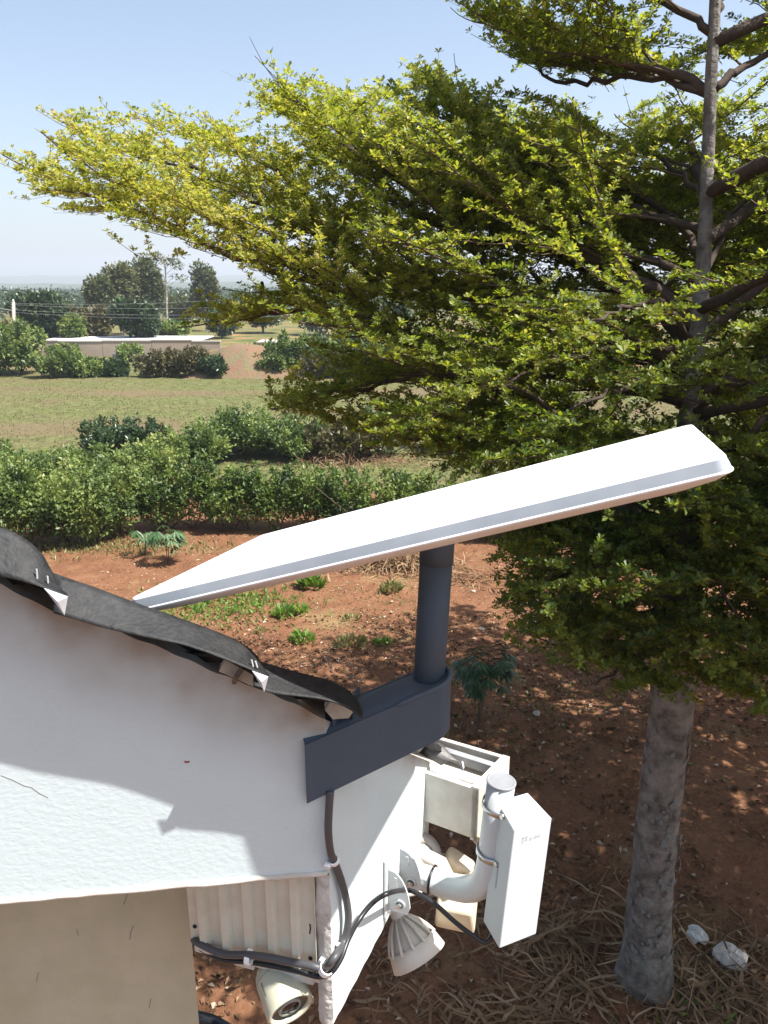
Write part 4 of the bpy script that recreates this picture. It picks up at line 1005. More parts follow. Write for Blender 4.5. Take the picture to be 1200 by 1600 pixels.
G2 = [(0, (0.0361, 0.0619, 0.0206)), (.4, (0.0989, 0.1505, 0.0387)), (.75, (0.1849, 0.2451, 0.0671)), (1, (0.3010, 0.3268, 0.1118))]
G3 = [(0, (0.0172, 0.0361, 0.0138)), (.5, (0.0292, 0.0602, 0.0206)), (1, (0.0602, 0.0946, 0.0344))]
G4 = [(0, (0.0516, 0.0473, 0.0189)), (.4, (0.0774, 0.0731, 0.0258)), (.75, (0.1118, 0.1032, 0.0387)), (1, (0.1720, 0.1376, 0.0602))]
M_hedge = leaf_mat('hedge_leaf', G1, .3); M_scrub = leaf_mat('scrub_leaf', G2, .32); M_dark = leaf_mat('dark_leaf', G3, .22, .35, .5); M_olive = leaf_mat('olive_leaf', G4, .25)
M_dry = leaf_mat('dry_straw', [(0, (.12, .072, .042)), (.5, (.23, .145, .08)), (1, (.36, .26, .165))], .2, .8, .1)
def shrub(name, label, cat, spots, n, L, m, group=None, tone=0.0, nl=7, width=.5, jitter=.16, stem_r=.02, k=.5, droop=0.):
    """spots: list of (px centre x, base px y, half width px, top px y, depth half m)"""
    roots = []
    cs, rs = [], []
    for (x, yb, hw, yt, dp) in spots:
        g_ = G(x, yb); Y_ = g_[1]+dp; depth = float((np.array([g_[0], Y_, 0])-EYE)@np.array([0, CP, -SP]))
        xx = PY(x, yb, Y_)[0]; top = PY(x, yt, Y_)[2]; hh = max(.15, top)
        c = np.array([xx, Y_, hh*.47]); r = np.array([hw/F*depth, dp*1.15, hh*.54]); roots.append(np.array([xx, Y_, 0]))
        a, b = lumps(c, r, int(nl*2.2), k*.66); cs += a+[c]; rs += b+[r*.70]
        for _ in range(nl*2):                                     # sprigs that break the outline
            u_ = unit(1)[0]; u_[2] = abs(u_[2])*.8+.15; q = c+u_*r*(.92+.18*rng.random())
            for t in (0, .5, 1): cs.append(q+np.array([u_[0]*.3, u_[1]*.3, .9])*t*.16*L/.08); rs.append(np.array([.09, .09, .11])*L/.08*(1-.35*t))
    ro = empty(name, roots[0], label, cat, group)
    foliage('foliage', cs, rs, int(n*1.7), L*1.25, m, ro, width, tone=tone, jitter=jitter, droop=droop)
    st_ = []
    tubes = []
    for rt in roots:
        for _ in range(5):
            c = cs[rng.integers(len(cs))]
            if abs(c[0]-rt[0]) < 2.5 and abs(c[1]-rt[1]) < 2.5:
                b = rt+np.array([rng.normal()*.12, rng.normal()*.12, -.05]); pts, _l = resample([b, (b+c)/2+rng.normal(size=3)*.1, c], 6); tubes.append((pts, stem_r, stem_r*.3, 5))
    if tubes: tag(link('stems', tubes_mesh(tubes, 'stems'), M_twig, ro), kind='stuff')
    return ro
# hedge line across the garden, left to right
shrub('hedge_shrub', 'broad light green shrub at the left edge, above the roof tiles', 'shrub', [(-60, 885, 90, 712, .9), (40, 880, 80, 722, .9), (110, 868, 60, 728, .8)], 15000, .085, M_scrub, 'garden hedge shrubs', -.04, 12)
shrub('hedge_shrub', 'bright yellow-green vine shrub between the left shrub and the dark hedge', 'shrub', [(150, 862, 50, 745, .6), (195, 848, 42, 720, .6)], 6500, .085, M_scrub, 'garden hedge shrubs', .06, 10)
shrub('hedge_shrub', 'dark clipped hedge stretch behind the young cassava plant', 'hedge', [(245, 838, 50, 736, .5), (300, 836, 46, 722, .55), (350, 836, 36, 738, .5), (390, 836, 36, 730, .5)], 12000, .075, M_hedge, 'garden hedge shrubs', .0, 9)
shrub('hedge_shrub', 'dark clipped hedge stretch running in behind the dish, left of the tree', 'hedge', [(430, 838, 46, 738, .5), (490, 840, 50, 728, .55), (550, 842, 46, 742, .5), (620, 846, 52, 738, .55)], 14000, .075, M_hedge, 'garden hedge shrubs', -.03, 9)
shrub('hedge_shrub', 'shaded hedge stretch under the tree beyond the dish mast', 'hedge', [(690, 850, 55, 742, .55), (770, 852, 60, 750, .55), (860, 855, 70, 755, .6), (960, 858, 70, 760, .6)], 13000, .075, M_hedge, 'garden hedge shrubs', -.10, 9)
shrub('round_bush', 'dark green rounded bush standing on the field edge behind the hedge', 'bush', [(195, 725, 66, 660, 1.0)], 7000, .10, M_dark, None, .12, 14, k=.42)
shrub('scrub_bush', 'tangled green scrub heap behind the hedge, right of the round bush', 'bush', [(320, 728, 55, 668, 1.2), (390, 722, 60, 640, 1.3), (455, 724, 50, 655, 1.2)], 13000, .11, M_scrub, None, -.05, 12)
shrub('scrub_bush', 'low yellowish scrub with orange flecks between round bush and scrub heap', 'bush', [(262, 738, 40, 690, .8), (230, 748, 50, 702, .7)], 5000, .10, M_scrub, None, .12, 9)
shrub('scrub_bush', 'low green scrub rising just behind the hedge at far left', 'bush', [(60, 752, 50, 712, .7), (140, 750, 50, 706, .7), (0, 745, 35, 700, .6)], 6000, .10, M_scrub, None, .0, 9)
shrub('dry_bush', 'half-dead brown brush pile behind the hedge under the tree\'s left boughs', 'bush', [(510, 722, 55, 672, .9), (570, 725, 40, 660, .9)], 4500, .12, M_olive, None, -.1, 9)
shrub('dark_bush', 'dark leggy bush below the tree boughs, right of the brown brush pile', 'bush', [(600, 720, 40, 640, .9), (700, 715, 60, 630, 1.2), (800, 712, 70, 630, 1.2)], 8000, .11, M_dark, None, .12, 9)
# dry maize and grass heaps along the hedge
def straw(name, label, cx_, cy_, hw, hd, n, L, tone=0., height=.12, m=None, lean=.35):
    g_ = G(cx_, cy_); px_ = rng.normal(size=n)*.5; py_ = rng.normal(size=n)*.5
    kp = vnoise((g_[0]+px_*hw)*2.6, (g_[1]+py_*hd)*2.6, 51)+.25*rng.random(n) > .48; px_, py_ = px_[kp], py_[kp]; n = len(px_)
    p = np.stack([g_[0]+px_*hw, g_[1]+py_*hd, np.zeros(n)], 1); p[:, 2] = ground_h(p[:, 0], p[:, 1])+rng.random(n)*height*np.exp(-(px_**2+py_**2))
    d = rng.normal(size=(n, 3)); d[:, 2] = np.abs(d[:, 2])*lean-.05; d /= np.linalg.norm(d, axis=1)[:, None]
    # three-joint curled strips
    L_ = L*(.5+rng.random(n)); w = .010+.024*rng.random(n)**1.5; s_ = np.cross(d, [0, 0, 1.]); s_ /= np.linalg.norm(s_, axis=1)[:, None]+1e-9
    pts = [p]; dd = d.copy()
    for k in range(4):
        dd = dd+rng.normal(size=(n, 3))*.28+np.array([0, 0, -.14]); dd /= np.linalg.norm(dd, axis=1)[:, None]
        q = pts[-1]+dd*(L_/4)[:, None]; q[:, 2] = np.maximum(q[:, 2], ground_h(q[:, 0], q[:, 1])+.008); pts.append(q)
    V = []; prof_ = (.5, 1., .9, .7, .15)
    for k in range(5):
        tw = s_+rng.normal(size=(n, 3))*.25; V += [pts[k]-tw*(w*prof_[k]/2)[:, None], pts[k]+tw*(w*prof_[k]/2)[:, None]+np.array([0, 0, .003])]
    V = np.stack(V, 1).reshape(-1, 3); b = np.arange(n)[:, None]*10
    Fq_ = np.concatenate([b+np.array([[2*k, 2*k+1, 2*k+3, 2*k+2]]) for k in range(4)])
    o = link(name, np_mesh(name, V, Fq_, np.repeat(np.clip(.45+tone+rng.normal(size=n)*.25, 0, 1), 10)), m or M_dry)
    return tag(o, label, 'straw', kind='stuff')
straw('dry_stalks', 'heap of pale dry maize stalks at the hedge foot, left of the dish mast', 625, 884, 1.3, .55, 1500, .40, .18, .28)
straw('maize_stover', 'dry maize leaves strewn round the trunk foot', 900, 1500, 1.35, .8, 1500, .42, .05, .09, lean=.15)
straw('maize_stover', 'dry maize leaves strewn right of the trunk foot, along the lower frame edge', 1110, 1560, 1.0, .6, 800, .38, .08, .07, lean=.15)
straw('maize_stover', 'thin scatter of dry leaves below the antenna', 790, 1570, .9, .5, 300, .32, .08, .05, lean=.12)
straw('dry_stalks', 'strip of dry stalks in the shade right of the mast', 760, 905, 1.6, .5, 350, .4, -.1, .08)
straw('dry_grass', 'tan dry grass bank behind the hedge below the boughs', 560, 722, 2.6, 1.2, 1300, .45, .1, .22)
# leaf litter and pale crumbs on the soil
def litter(name, label, x0, x1, y0, y1, n, L, m, tone=0.):
    x = rng.uniform(x0, x1, n); y = rng.uniform(y0, y1, n); keep = vnoise(x*1.1, y*1.1, 21)+.35*rng.random(n) > .45; x, y = x[keep], y[keep]; n = len(x)
    p = np.stack([x, y, ground_h(x, y)+.006+.01*rng.random(n)], 1); d = rng.normal(size=(n, 3)); d[:, 2] *= .25; up_ = np.array([0, 0, 1.])+rng.normal(size=(n, 3))*.35
    Lk = L*(.5+rng.random(n)); o = link(name, leaves(name, p, d, up_, Lk, Lk*(.3+.3*rng.random(n)), np.clip(.45+tone+rng.normal(size=n)*.28, 0, 1), fold=.5, wide=.5), m); return tag(o, label, 'litter', kind='stuff')
M_litter = leaf_mat('fallen_leaf', [(0, (.06, .035, .02)), (.45, (.17, .095, .05)), (.8, (.31, .21, .12)), (1, (.5, .42, .32))], .1, .85, .1)
litter('leaf_litter', 'fallen brown leaves scattered over the shaded soil round the tree', -3.2, 7.5, 1.2, 12.5, 26000, .062, M_litter, -.02)
litter('leaf_litter', 'pale crumbs and dry bits scattered over the open red soil', -6, 4, 9, 17, 2600, .045, M_litter, .3)
M_weed = leaf_mat('weed_green', [(0, (.05, .10, .02)), (.5, (.12, .22, .04)), (1, (.24, .32, .08))], .35)
M_weedp = leaf_mat('dull_weed', [(0, (.09, .10, .03)), (.5, (.17, .17, .06)), (1, (.28, .25, .11))], .3)
def weed(px, py, wpx, hpx, n, label, m=M_weed, name='weed', group='weeds on the red soil', cat='weed'):
    g_ = G(px, py); depth = float((g_-EYE)@np.array([0, CP, -SP])); R2 = wpx/F*depth/2; hh = hpx/F*depth
    a = rng.random(n)*2*np.pi; q = np.sqrt(rng.random(n))*R2; p = np.stack([g_[0]+q*np.cos(a), g_[1]+q*np.sin(a)*.8, np.zeros(n)], 1); p[:, 2] = ground_h(p[:, 0], p[:, 1])+hh*.55*rng.random(n)*(1-(q/R2)**2)
    d = np.stack([np.cos(a), np.sin(a), 1.1+rng.random(n)], 1)+rng.normal(size=(n, 3))*.35; Lk = hh*(.4+.4*rng.random(n))
    o = link(name, leaves(name, p, d, unit(n)+np.array([0, -.6, .6]), Lk, Lk*.34, np.clip(.5+rng.normal(size=n)*.22, 0, 1), wide=.5), m)
    return tag(o, label, cat, group)
weed(487, 922, 34, 30, 120, 'tallest bright green weed tuft, just below the dish\'s lower edge')
weed(443, 962, 26, 22, 90, 'green weed tuft left of its yellower twin on open red soil', M_weed)
weed(469, 960, 20, 18, 70, 'yellow-green weed tuft right beside a greener one')
weed(472, 1002, 36, 20, 110, 'green weed tuft nearest the shade edge, left of the bare stems')
weed(548, 1006, 44, 18, 120, 'flat greyish weed tuft right of the bare stems', M_weedp)
weed(598, 1004, 26, 14, 80, 'small dark green weed tuft close to the mast')
weed(611, 925, 24, 22, 70, 'yellowing weed tuft left of the mast, beside a white stone', M_weedp)
weed(408, 988, 16, 12, 40, 'tiny yellow weed sprig by the roof tiles', M_weedp)
weed(550, 968, 24, 12, 50, 'sparse dull weed in the middle of the red soil', M_weedp)
def patch(name, label, cx_, cy_, hw, hd, n, L, m, tone=0.):
    g_ = G(cx_, cy_); x = g_[0]+rng.normal(size=n)*hw*.5; y = g_[1]+rng.normal(size=n)*hd*.5; p = np.stack([x, y, ground_h(x, y)], 1)
    d = rng.normal(size=(n, 3))*.6+np.array([0, 0, .9]); Lk = L*(.4+.8*rng.random(n))
    o = link(name, leaves(name, p, d, unit(n), Lk, Lk*.3, np.clip(.5+tone+rng.normal(size=n)*.2, 0, 1), wide=.45), m); return tag(o, label, 'weeds', kind='stuff')
patch('weed_patch', 'green weed patch on the soil just above the roof verge', 345, 945, 1.5, .9, 1500, .13, M_weed)
patch('weed_patch', 'low yellowish weeds along the hedge foot behind the cassava', 180, 855, 2.8, .8, 1600, .12, M_weedp, .1)
patch('weed_patch', 'dull short weeds over the open soil left of the mast', 600, 945, 1.6, 1.5, 700, .07, M_weedp, .1)
patch('weed_patch', 'short weeds in the shade below the mast', 780, 1100, 2.2, 1.6, 700, .07, M_weed, -.2)
patch('weed_patch', 'few green seedlings among the dry leaves at lower right', 1080, 1570, .35, .3, 60, .10, M_weed, -.1)

# field grass: short tufts over the meadow
n = 70000; y = 21+34*rng.random(n)**1.15; x = rng.uniform(-1, 1, n)*(4+.62*y); k_ = vnoise(x*.35, y*.35, 31)*.6+vnoise(x*1.3, y*1.3, 32)*.4
p = np.stack([x, y, ground_h(x, y)], 1); d = rng.normal(size=(n, 3))*.7+np.array([0, 0, .8]); Lk = (.03+.06*rng.random(n))*(.6+.8*k_)
M_field = leaf_mat('meadow_grass', [(0, (.085, .072, .034)), (.35, (.123, .128, .049)), (.65, (.128, .155, .049)), (1, (.20, .20, .085))], .25, .8, .1)
o = link('field_grass', leaves('field_grass', p, d, unit(n), Lk*1.3, Lk*.5, np.clip(k_+.05+rng.normal(size=n)*.16, 0, 1), wide=.45), M_field)
tag(o, 'short dry green grass of the open meadow', 'grass', kind='stuff')

# cassava plant
def palm_leaf(tip, dirn, L, fingers=6):
    ps, ds, us = [], [], []
    dirn = nrm(dirn); s_ = nrm(np.cross(dirn, UP)); 
    for k in range(fingers):
        a = math.radians(-95+190*k/(fingers-1)); d = nrm(dirn*math.cos(a)+s_*math.sin(a)-UP*.75); ps.append(tip); ds.append(d); us.append(UP+dirn*.3)
    return ps, ds, us
def cassava(px, py, top, label, name, cat, n_leaf, spread, L, m, width=.22):
    g_ = G(px, py); hh = PY(px, top, g_[1])[2]; ro = empty(name, g_, label, cat); ps, ds, us = [], [], []; tubes = []
    stems_ = [(np.array([rng.normal()*.05, rng.normal()*.05, 0]), 1-.15*k) for k in range(3)]
    for off, f in stems_:
        topp = g_+np.array([off[0]*2, off[1]*2, hh*.80*f]); pts, _ = resample([g_+off*.3-UP*.05, (g_+topp)/2+off*.4, topp], 6); tubes.append((pts, .011, .006, 5))
        for k in range(n_leaf):
            t = .72+.28*rng.random(); b = pts[min(5, int(t*5))]; a = 2*math.pi*rng.random(); d = np.array([math.cos(a), math.sin(a), .75]); Lp = spread*(.5+.6*rng.random())
            tip = b+nrm(d)*Lp; tubes.append((np.array([b, (b+tip)/2+UP*.03, tip]), .003, .002, 3)); A, B, C_ = palm_leaf(tip, np.array([math.cos(a), math.sin(a), 0.]), L); ps += A; ds += B; us += C_
    k = len(ps); Lk = L*(.75+.4*rng.random(k))
    link('leaves', leaves('leaves', np.array(ps), np.array(ds), np.array(us), Lk, Lk*width, np.clip(.5+rng.normal(size=k)*.2, 0, 1), wide=.5), m, ro); link('stems', tubes_mesh(tubes, 'stems'), M_twig, ro)
M_cass = leaf_mat('cassava_leaf', [(0, (.03, .075, .03)), (.5, (.065, .13, .05)), (1, (.13, .20, .09))], .25, .4)
cassava(262, 882, 812, 'young cassava plant with drooping fingered leaves on the open red soil', 'cassava_plant', 'plant', 9, .36, .26, M_cass)
cassava(225, 868, 818, 'second, slighter cassava plant left of the taller one before the hedge', 'cassava_plant', 'plant', 4, .30, .22, M_cass)
cassava(745, 1140, 985, 'dark leafy shrub with narrow leaves in the shade beside the mast', 'leafy_shrub', 'shrub', 26, .40, .17, leaf_mat('narrow_leaf', [(0, (.018, .045, .022)), (.5, (.035, .075, .035)), (1, (.07, .12, .055))], .2, .4), .26)
# bare stems left of the mast
g_ = G(545, 1062); ro = empty('bare_plant', g_, 'spindly bare-stemmed plant standing across the shade edge left of mast', 'plant'); tubes = []
for (a, b) in (((560, 1072), (515, 1010)), ((575, 1075), (522, 985)), ((530, 1060), (505, 1000)), ((548, 1040), (528, 1004)), ((520, 1050), (512, 990)), ((585, 1045), (575, 1012))):
    p0_ = G(*a); p1_ = PY(b[0], b[1], p0_[1]+.05); pts, _ = resample([p0_-UP*.05, (p0_+p1_)/2+rng.normal(size=3)*.03, p1_], 6); tubes.append((pts, .005, .0025, 4))
for t_ in tubes: link('stem', tubes_mesh([t_], 'stem'), M_bark, ro)
q = np.array([t_[0][-1] for t_ in tubes]); q = np.repeat(q, 9, 0)+rng.normal(size=(54, 3))*.05
link('leaves', leaves('leaves', q, unit(54), unit(54), .05, .02, np.clip(.4+rng.normal(size=54)*.2, 0, 1)), M_weedp, ro)

# litter: crumpled paper, plastic bag, loose stones
def crumple(name, c, r, m, label, cat, seed, flat=.6, sharp=.45):
    mb = MB(); rr_ = random.Random(seed); n1, n2 = 9, 12; P_ = []
    for i in range(n1):
        th = math.pi*i/(n1-1); row = []
        for j in range(n2+1):
            ph = 2*math.pi*(j % n2)/n2; q = r*(1-sharp+2*sharp*float(vnoise(np.array(i*1.7+seed), np.array((j % n2)*1.9), seed))); row.append((c[0]+q*math.sin(th)*math.cos(ph), c[1]+q*math.sin(th)*math.sin(ph), c[2]+r*flat*.75+q*flat*math.cos(th)))
        P_.append(row)
    mb.grid(P_); o = mb.build(name, m); return tag(o, label, cat)
M_paper = mat('crumpled_paper', (.62, .60, .57), .8, .2, 30)
crumple('crumpled_paper', G(1087, 1464), .085, M_paper, 'crumpled white paper on the soil right of the trunk', 'paper', 3)
M_bag = mat('cloudy_plastic', (.50, .47, .43), .35, .2, 20)
crumple('plastic_bag', G(1140, 1498), .13, M_bag, 'cloudy flattened plastic bag right of the trunk, near the frame\'s corner', 'plastic bag', 8, .35, .5)
M_stone = mat('pale_stone', (.42, .37, .31), .9, .3, 20)
for i, (a, b, r, lab) in enumerate(((838, 1122, .055, 'flat pale stone on shaded soil right of the leafy shrub'), (612, 926, .03, 'white stone beside the yellowing weed left of the mast'), (740, 924, .04, 'larger of two pale stones right of the mast top'), (752, 984, .05, 'pale stone lying in the shade right of the mast middle'))):
    crumple('stone', G(a, b), r, M_stone, lab, 'stone', 20+i, .5, .25)
# drain hose at the lower left corner
mb = MB(); pe = PY(400, 1640, 1.2); pts = [PY(255, 1578, 1.25), PY(310, 1590, 1.25), PY(340, 1600, 1.25), pe, pe+np.array([.05, -.01, -.06]), pe+np.array([.07, -.02, -.5]), np.array([pe[0]+.07, pe[1]-.02, -.1])]; mb.tube(smooth(pts), .013, 14)
o = mb.build('drain_pipe', mat('navy_black_pipe', (.010, .014, .026), .3), None, True); tag(o, 'black drain pipe at the lower frame edge beside the khaki wall', 'pipe')

# ------------------------------------------------------------------ beyond the meadow
shrub('field_bush', 'big bright green bush at the left edge beyond the meadow', 'bush', [(-20, 592, 55, 520, 2.2), (30, 590, 36, 512, 2.0)], 7000, .26, M_scrub, 'bushes at the far meadow edge', .0, 12, stem_r=.05)
for (x, yb, hw, yt, m_, lab, tn) in (
    (92, 592, 34, 545, M_scrub, 'pale green bush right of the big left bush, before the boundary wall', .05),
    (132, 591, 26, 560, M_scrub, 'low bright green bush at the far meadow edge, under the wall\'s left end', .05),
    (172, 590, 30, 563, M_dark, 'dark glossy bush at the far meadow edge, under the middle of the wall', .1),
    (205, 566, 14, 536, M_scrub, 'small lone tree-like bush against the middle of the boundary wall', .0),
    (250, 591, 34, 545, M_olive, 'olive bush at the far meadow edge, right of the dark glossy bush', .0),
    (300, 591, 34, 540, M_olive, 'brownish bush beneath the left tip of the shade tree', -.1),
    (340, 592, 22, 556, M_dark, 'dark shrub left of the red earth bank', .05),
    (100, 560, 22, 536, M_scrub, 'green bush against the left end of the boundary wall', -.05),
    (430, 590, 30, 548, M_scrub, 'green bush on the right side of the red earth bank', -.05),
    (520, 592, 45, 550, M_olive, 'olive bush seen through the boughs, right of the red earth bank', -.05)):
    shrub('field_bush', lab, 'bush', [(x, yb, hw, yt+11, 1.0)], 3000, .19, m_, 'bushes at the far meadow edge', tn, 9, stem_r=.04)
for (x, yb, hw, yt, m_, lab, tn) in (
    (395, 586, 26, 552, M_scrub, 'green scrub on top of the red earth bank', -.05),
    (470, 588, 44, 528, M_hedge, 'tall green thicket seen through the lowest left boughs', -.05),
    (560, 588, 50, 520, M_scrub, 'lighter thicket right of the tall green one, behind the boughs', -.1),
    (650, 588, 55, 520, M_hedge, 'dark thicket behind the centre of the crown', -.1)):
    shrub('field_thicket', lab, 'bush', [(x, yb, hw, yt, 1.6)], 4200, .22, m_, 'bushes at the far meadow edge', tn, 10, stem_r=.05)
# red earth bank
g_ = G(375, 592); mb = MB(); rows = []
for i in range(14):
    row = []
    for j in range(28):
        u_ = -1+2*j/27; v = i/13; hgt = 2.1*max(0, 1-u_*u_)**.7*math.sin(math.pi*min(1, v*.75+.0))*(.8+.4*float(vnoise(np.array(u_*5), np.array(v*4), 9)))
        row.append((g_[0]+u_*4.2+.3*math.sin(v*5), g_[1]+v*5, -.1+hgt))
    rows.append(row)
mb.grid(rows); tag(mb.build('earth_bank', mat('raw_red_earth', (.17, .09, .055), .95, .5, 1.2, .05, 6, color2=(.13, .115, .055)), None, True), kind='structure')
# boundary wall
M_render = mat('plastered_wall', (.36, .29, .235), .9, .25, .35, color2=(.30, .23, .18)); Yw = 66.
def far_wall(pxs, Y_, thick, m, name, label, cat, z0=-.2):
    ro = empty(name, PY(pxs[0][0], 560, Y_)*np.array([1, 1, 0]), label, cat)
    for (x0, x1, yt) in pxs:
        a, b = PY(x0, yt, Y_), PY(x1, yt, Y_); mb = MB(); c = (a+b)/2
        mb.box((c[0], Y_, (c[2]+z0)/2), (1, 0, 0), (0, 1, 0), (0, 0, 1), abs(b[0]-a[0])-.03, thick, c[2]-z0); mb.build('wall_section', m, ro)
        mb = MB(); mb.box((c[0], Y_, c[2]+.045), (1, 0, 0), (0, 1, 0), (0, 0, 1), abs(b[0]-a[0]), thick+.1, .09); mb.build('coping', mat('coping', (.42, .37, .32), .9), ro)
    return ro
far_wall([(40, 92, 533), (92, 160, 534), (160, 237, 533), (237, 300, 532), (300, 345, 534)], Yw, .25, M_render, 'boundary_wall', 'long low plastered boundary wall in five sections beyond the meadow', 'wall')
far_wall([(405, 435, 534)], Yw+1, 3, mat('brown_brick_render', (.33, .21, .15), .9, .3, 1.5), 'brick_outbuilding', 'small brown outbuilding seen below the left boughs, right of the red bank', 'building')
# white metal roofs behind the wall
M_roofw = mat('white_metal_roof', (.72, .73, .74), .4, .1, 1.5)
def shed(x0, x1, yt, yb, Y_, label):
    ro = empty('shed', PY(x0, 540, Y_)*np.array([1, 1, 0]), label, 'shed'); a, b = PY(x0, yb, Y_), PY(x1, yb, Y_); rz = PY((x0+x1)/2, yt, Y_+5)[2]
    mb = MB(); mb.prism([np.array([a[0]-.3, Y_-.3, a[2]]), np.array([b[0]+.3, Y_-.3, b[2]]), np.array([b[0]+.3, Y_+5, rz]), np.array([a[0]-.3, Y_+5, rz])], (0, 0, .08)); mb.build('roof', M_roofw, ro)
    mb = MB(); mb.box(((a[0]+b[0])/2, Y_+2.4, (a[2]-.1)/2), (1, 0, 0), (0, 1, 0), (0, 0, 1), b[0]-a[0], 4.6, a[2]-.1); mb.build('wall', M_render, ro)
shed(66, 150, 527, 534, Yw+3, 'low shed with white metal roof behind the left part of the wall')
shed(155, 232, 526, 533, Yw+3.4, 'low shed with white metal roof behind the middle of the wall')
shed(236, 310, 526, 532, Yw+3.8, 'low shed with clean white metal roof behind the right part of the wall')
g_ = G(203, 562); tr_o = empty('trough', g_, 'low dark grey trough at the foot of the boundary wall', 'trough')
w_ = PY(227, 560, g_[1])[0]-PY(178, 560, g_[1])[0]
for (c, sx_, sy_, sz_, nm) in (((0, -.3, .22), w_, .08, .5, 'side'), ((0, .3, .22), w_, .08, .5, 'side'), ((-w_/2+.06, 0, .22), .10, .5, .52, 'end'), ((w_/2-.06, 0, .22), .10, .5, .52, 'end')):
    mb = MB(); mb.box(g_+np.array(c), (1, 0, 0), (0, 1, 0), (0, 0, 1), sx_, sy_, sz_); mb.build(nm, mat('dark_concrete', (.10, .11, .11), .8), tr_o)

# far trees: trunk, limbs, crown of clumped leaves
def far_tree(x, yt, yb, hw, D, m, label, n=3800, L=.34, nl=16, tone=0., narrow=1.0, k=.40, group='trees behind the boundary wall', tall=False, sparse=False):
    b = PY(x, 500, D); b[2] = 0; top = PY(x, yt, D)[2]; bot = max(.5, PY(x, yb, D)[2]); depth = D*CP+(H-3)*SP; r = hw/F*depth
    ro = empty('palm_like_tree' if False else 'distant_tree', b, label, 'tree', group); c = np.array([b[0], D, (top+bot)/2]); rad = np.array([r, r*.9, (top-bot)/2])
    cs, rs = [], []
    for _ in range(nl):
        u_ = unit(1)[0]; q = c+u_*rad*(.35+.42*rng.random()); cs.append(q); rs.append(rad*k*(.65+.7*rng.random())*np.array([narrow, narrow, 1 if not tall else .8]))
    if not sparse: cs.append(c); rs.append(rad*.74)
    foliage('crown', cs, rs, int(n*1.8), L*1.3, m, ro, .6, tone=tone, shell=.75)
    tubes = [(np.array([b-UP*.2, b*.5+c*.5+np.array([.05, 0, 0]), c]), .18*min(1, r/2+.3), .07, 7)]
    for q in cs[:7]: tubes.append((np.array([c*.6+b*.4, (c+q)/2, q]), .07, .02, 5))
    link('trunk', tubes_mesh(tubes, 'trunk'), M_bark, ro); return ro
M_euc = leaf_mat('eucalyptus_leaf', [(0, (.05, .065, .03)), (.5, (.095, .115, .045)), (1, (.17, .18, .075))], .25)
M_mango = leaf_mat('mango_leaf', [(0, (.014, .03, .012)), (.5, (.03, .058, .02)), (1, (.075, .11, .04))], .18, .4)
far_tree(66, 452, 532, 46, 74, M_mango, 'broad dark mango tree at the left behind the wall', 5200, tone=.08)
far_tree(142, 474, 535, 44, 76, M_olive, 'brownish-green tree between the two dark mango trees', 4200, tone=.0)
far_tree(110, 490, 532, 22, 73, M_scrub, 'light green bushy tree at the foot of the left mango', 1800, tone=.0)
far_tree(212, 464, 531, 38, 73, M_mango, 'darkest round mango tree behind the middle of the wall', 5200, tone=-.02)
far_tree(160, 420, 510, 24, 92, M_euc, 'leftmost of three tall olive eucalyptus behind the mangoes', 3000, tone=.0, tall=True)
far_tree(192, 403, 505, 26, 95, M_euc, 'middle tall olive eucalyptus, lightest of the three', 3200, tone=.12, tall=True)
far_tree(232, 396, 505, 26, 98, M_euc, 'tallest dark eucalyptus left of the bare pale trunk', 3600, tone=-.15, tall=True)
far_tree(322, 410, 500, 27, 105, M_euc, 'lone blue-green tree top right of the bare pale trunk', 3000, tone=-.12)
far_tree(285, 462, 522, 26, 108, M_euc, 'low far tree below the lone tree top', 2200, tone=.0)
far_tree(272, 500, 532, 26, 78, M_scrub, 'bright bushy tree behind the right end of the wall', 2200, tone=.0)
far_tree(345, 478, 530, 28, 90, M_mango, 'dark far tree mostly hidden by the shade tree\'s left tip', 2000)
far_tree(410, 465, 528, 40, 100, M_mango, 'far tree seen through the left boughs under the bird', 2600, tone=.05)
far_tree(500, 470, 528, 45, 96, M_euc, 'far tree seen through the middle boughs', 2600, tone=-.1)
far_tree(600, 468, 528, 50, 100, M_mango, 'far dark tree behind the heart of the crown', 2200)
far_tree(10, 505, 560, 30, 66, M_olive, 'rusty-green tree behind the utility pole', 2200, tone=.0)
# second shade tree, mostly out of frame on the right
def side_tree(x, y, h, label, seed_limbs, reach=3.9):
    t2 = Tree(); b = np.array([x, y, 0.]); ro = empty('shade_tree', b, label, 'tree')
    mb = MB(); mb.tube([b-UP*.1, b+np.array([.02, .03, h*.4]), b+np.array([.05, 0, h*.75]), b+np.array([.02, .02, h])], [.14, .11, .07, .02], 16); mb.build('trunk', M_bark, ro, True)
    for k in range(seed_limbs):
        a = 2.4*k+.6; z0 = h*(.34+.60*k/seed_limbs); Lx = reach*(1-.45*k/seed_limbs); d = np.array([math.cos(a), math.sin(a), 0])
        t2.limb([b+UP*z0+d*Lx*t+UP*Lx*.42*(t-.25*t*t) for t in (0, .25, .5, .75, 1)], .035, .008, 20, 1.0, t0=.15, yel=.05, dens=.75)
    for path, r0, r1 in t2.limbs:
        mb = MB(); mb.tube([p for p in path], list(np.linspace(r0, r1, len(path))), 8); mb.build('branch', M_barkdark, ro, True)
    tag(link('twigs', tubes_mesh(t2.twigs, 'twigs'), M_twig, ro), kind='stuff')
    tag(rosette_leaves(np.concatenate(t2.ros), np.concatenate(t2.rdir), np.concatenate(t2.ry), 5, .060, 'crown', M_leaf, ro), kind='stuff')
side_tree(5.6, 8.6, 6.4, 'second shade tree at the right edge, its trunk behind the first crown', 15)
side_tree(5.7, 3.9, 8.2, 'shade tree just outside the right edge whose boughs shade the soil', 24, 3.5)
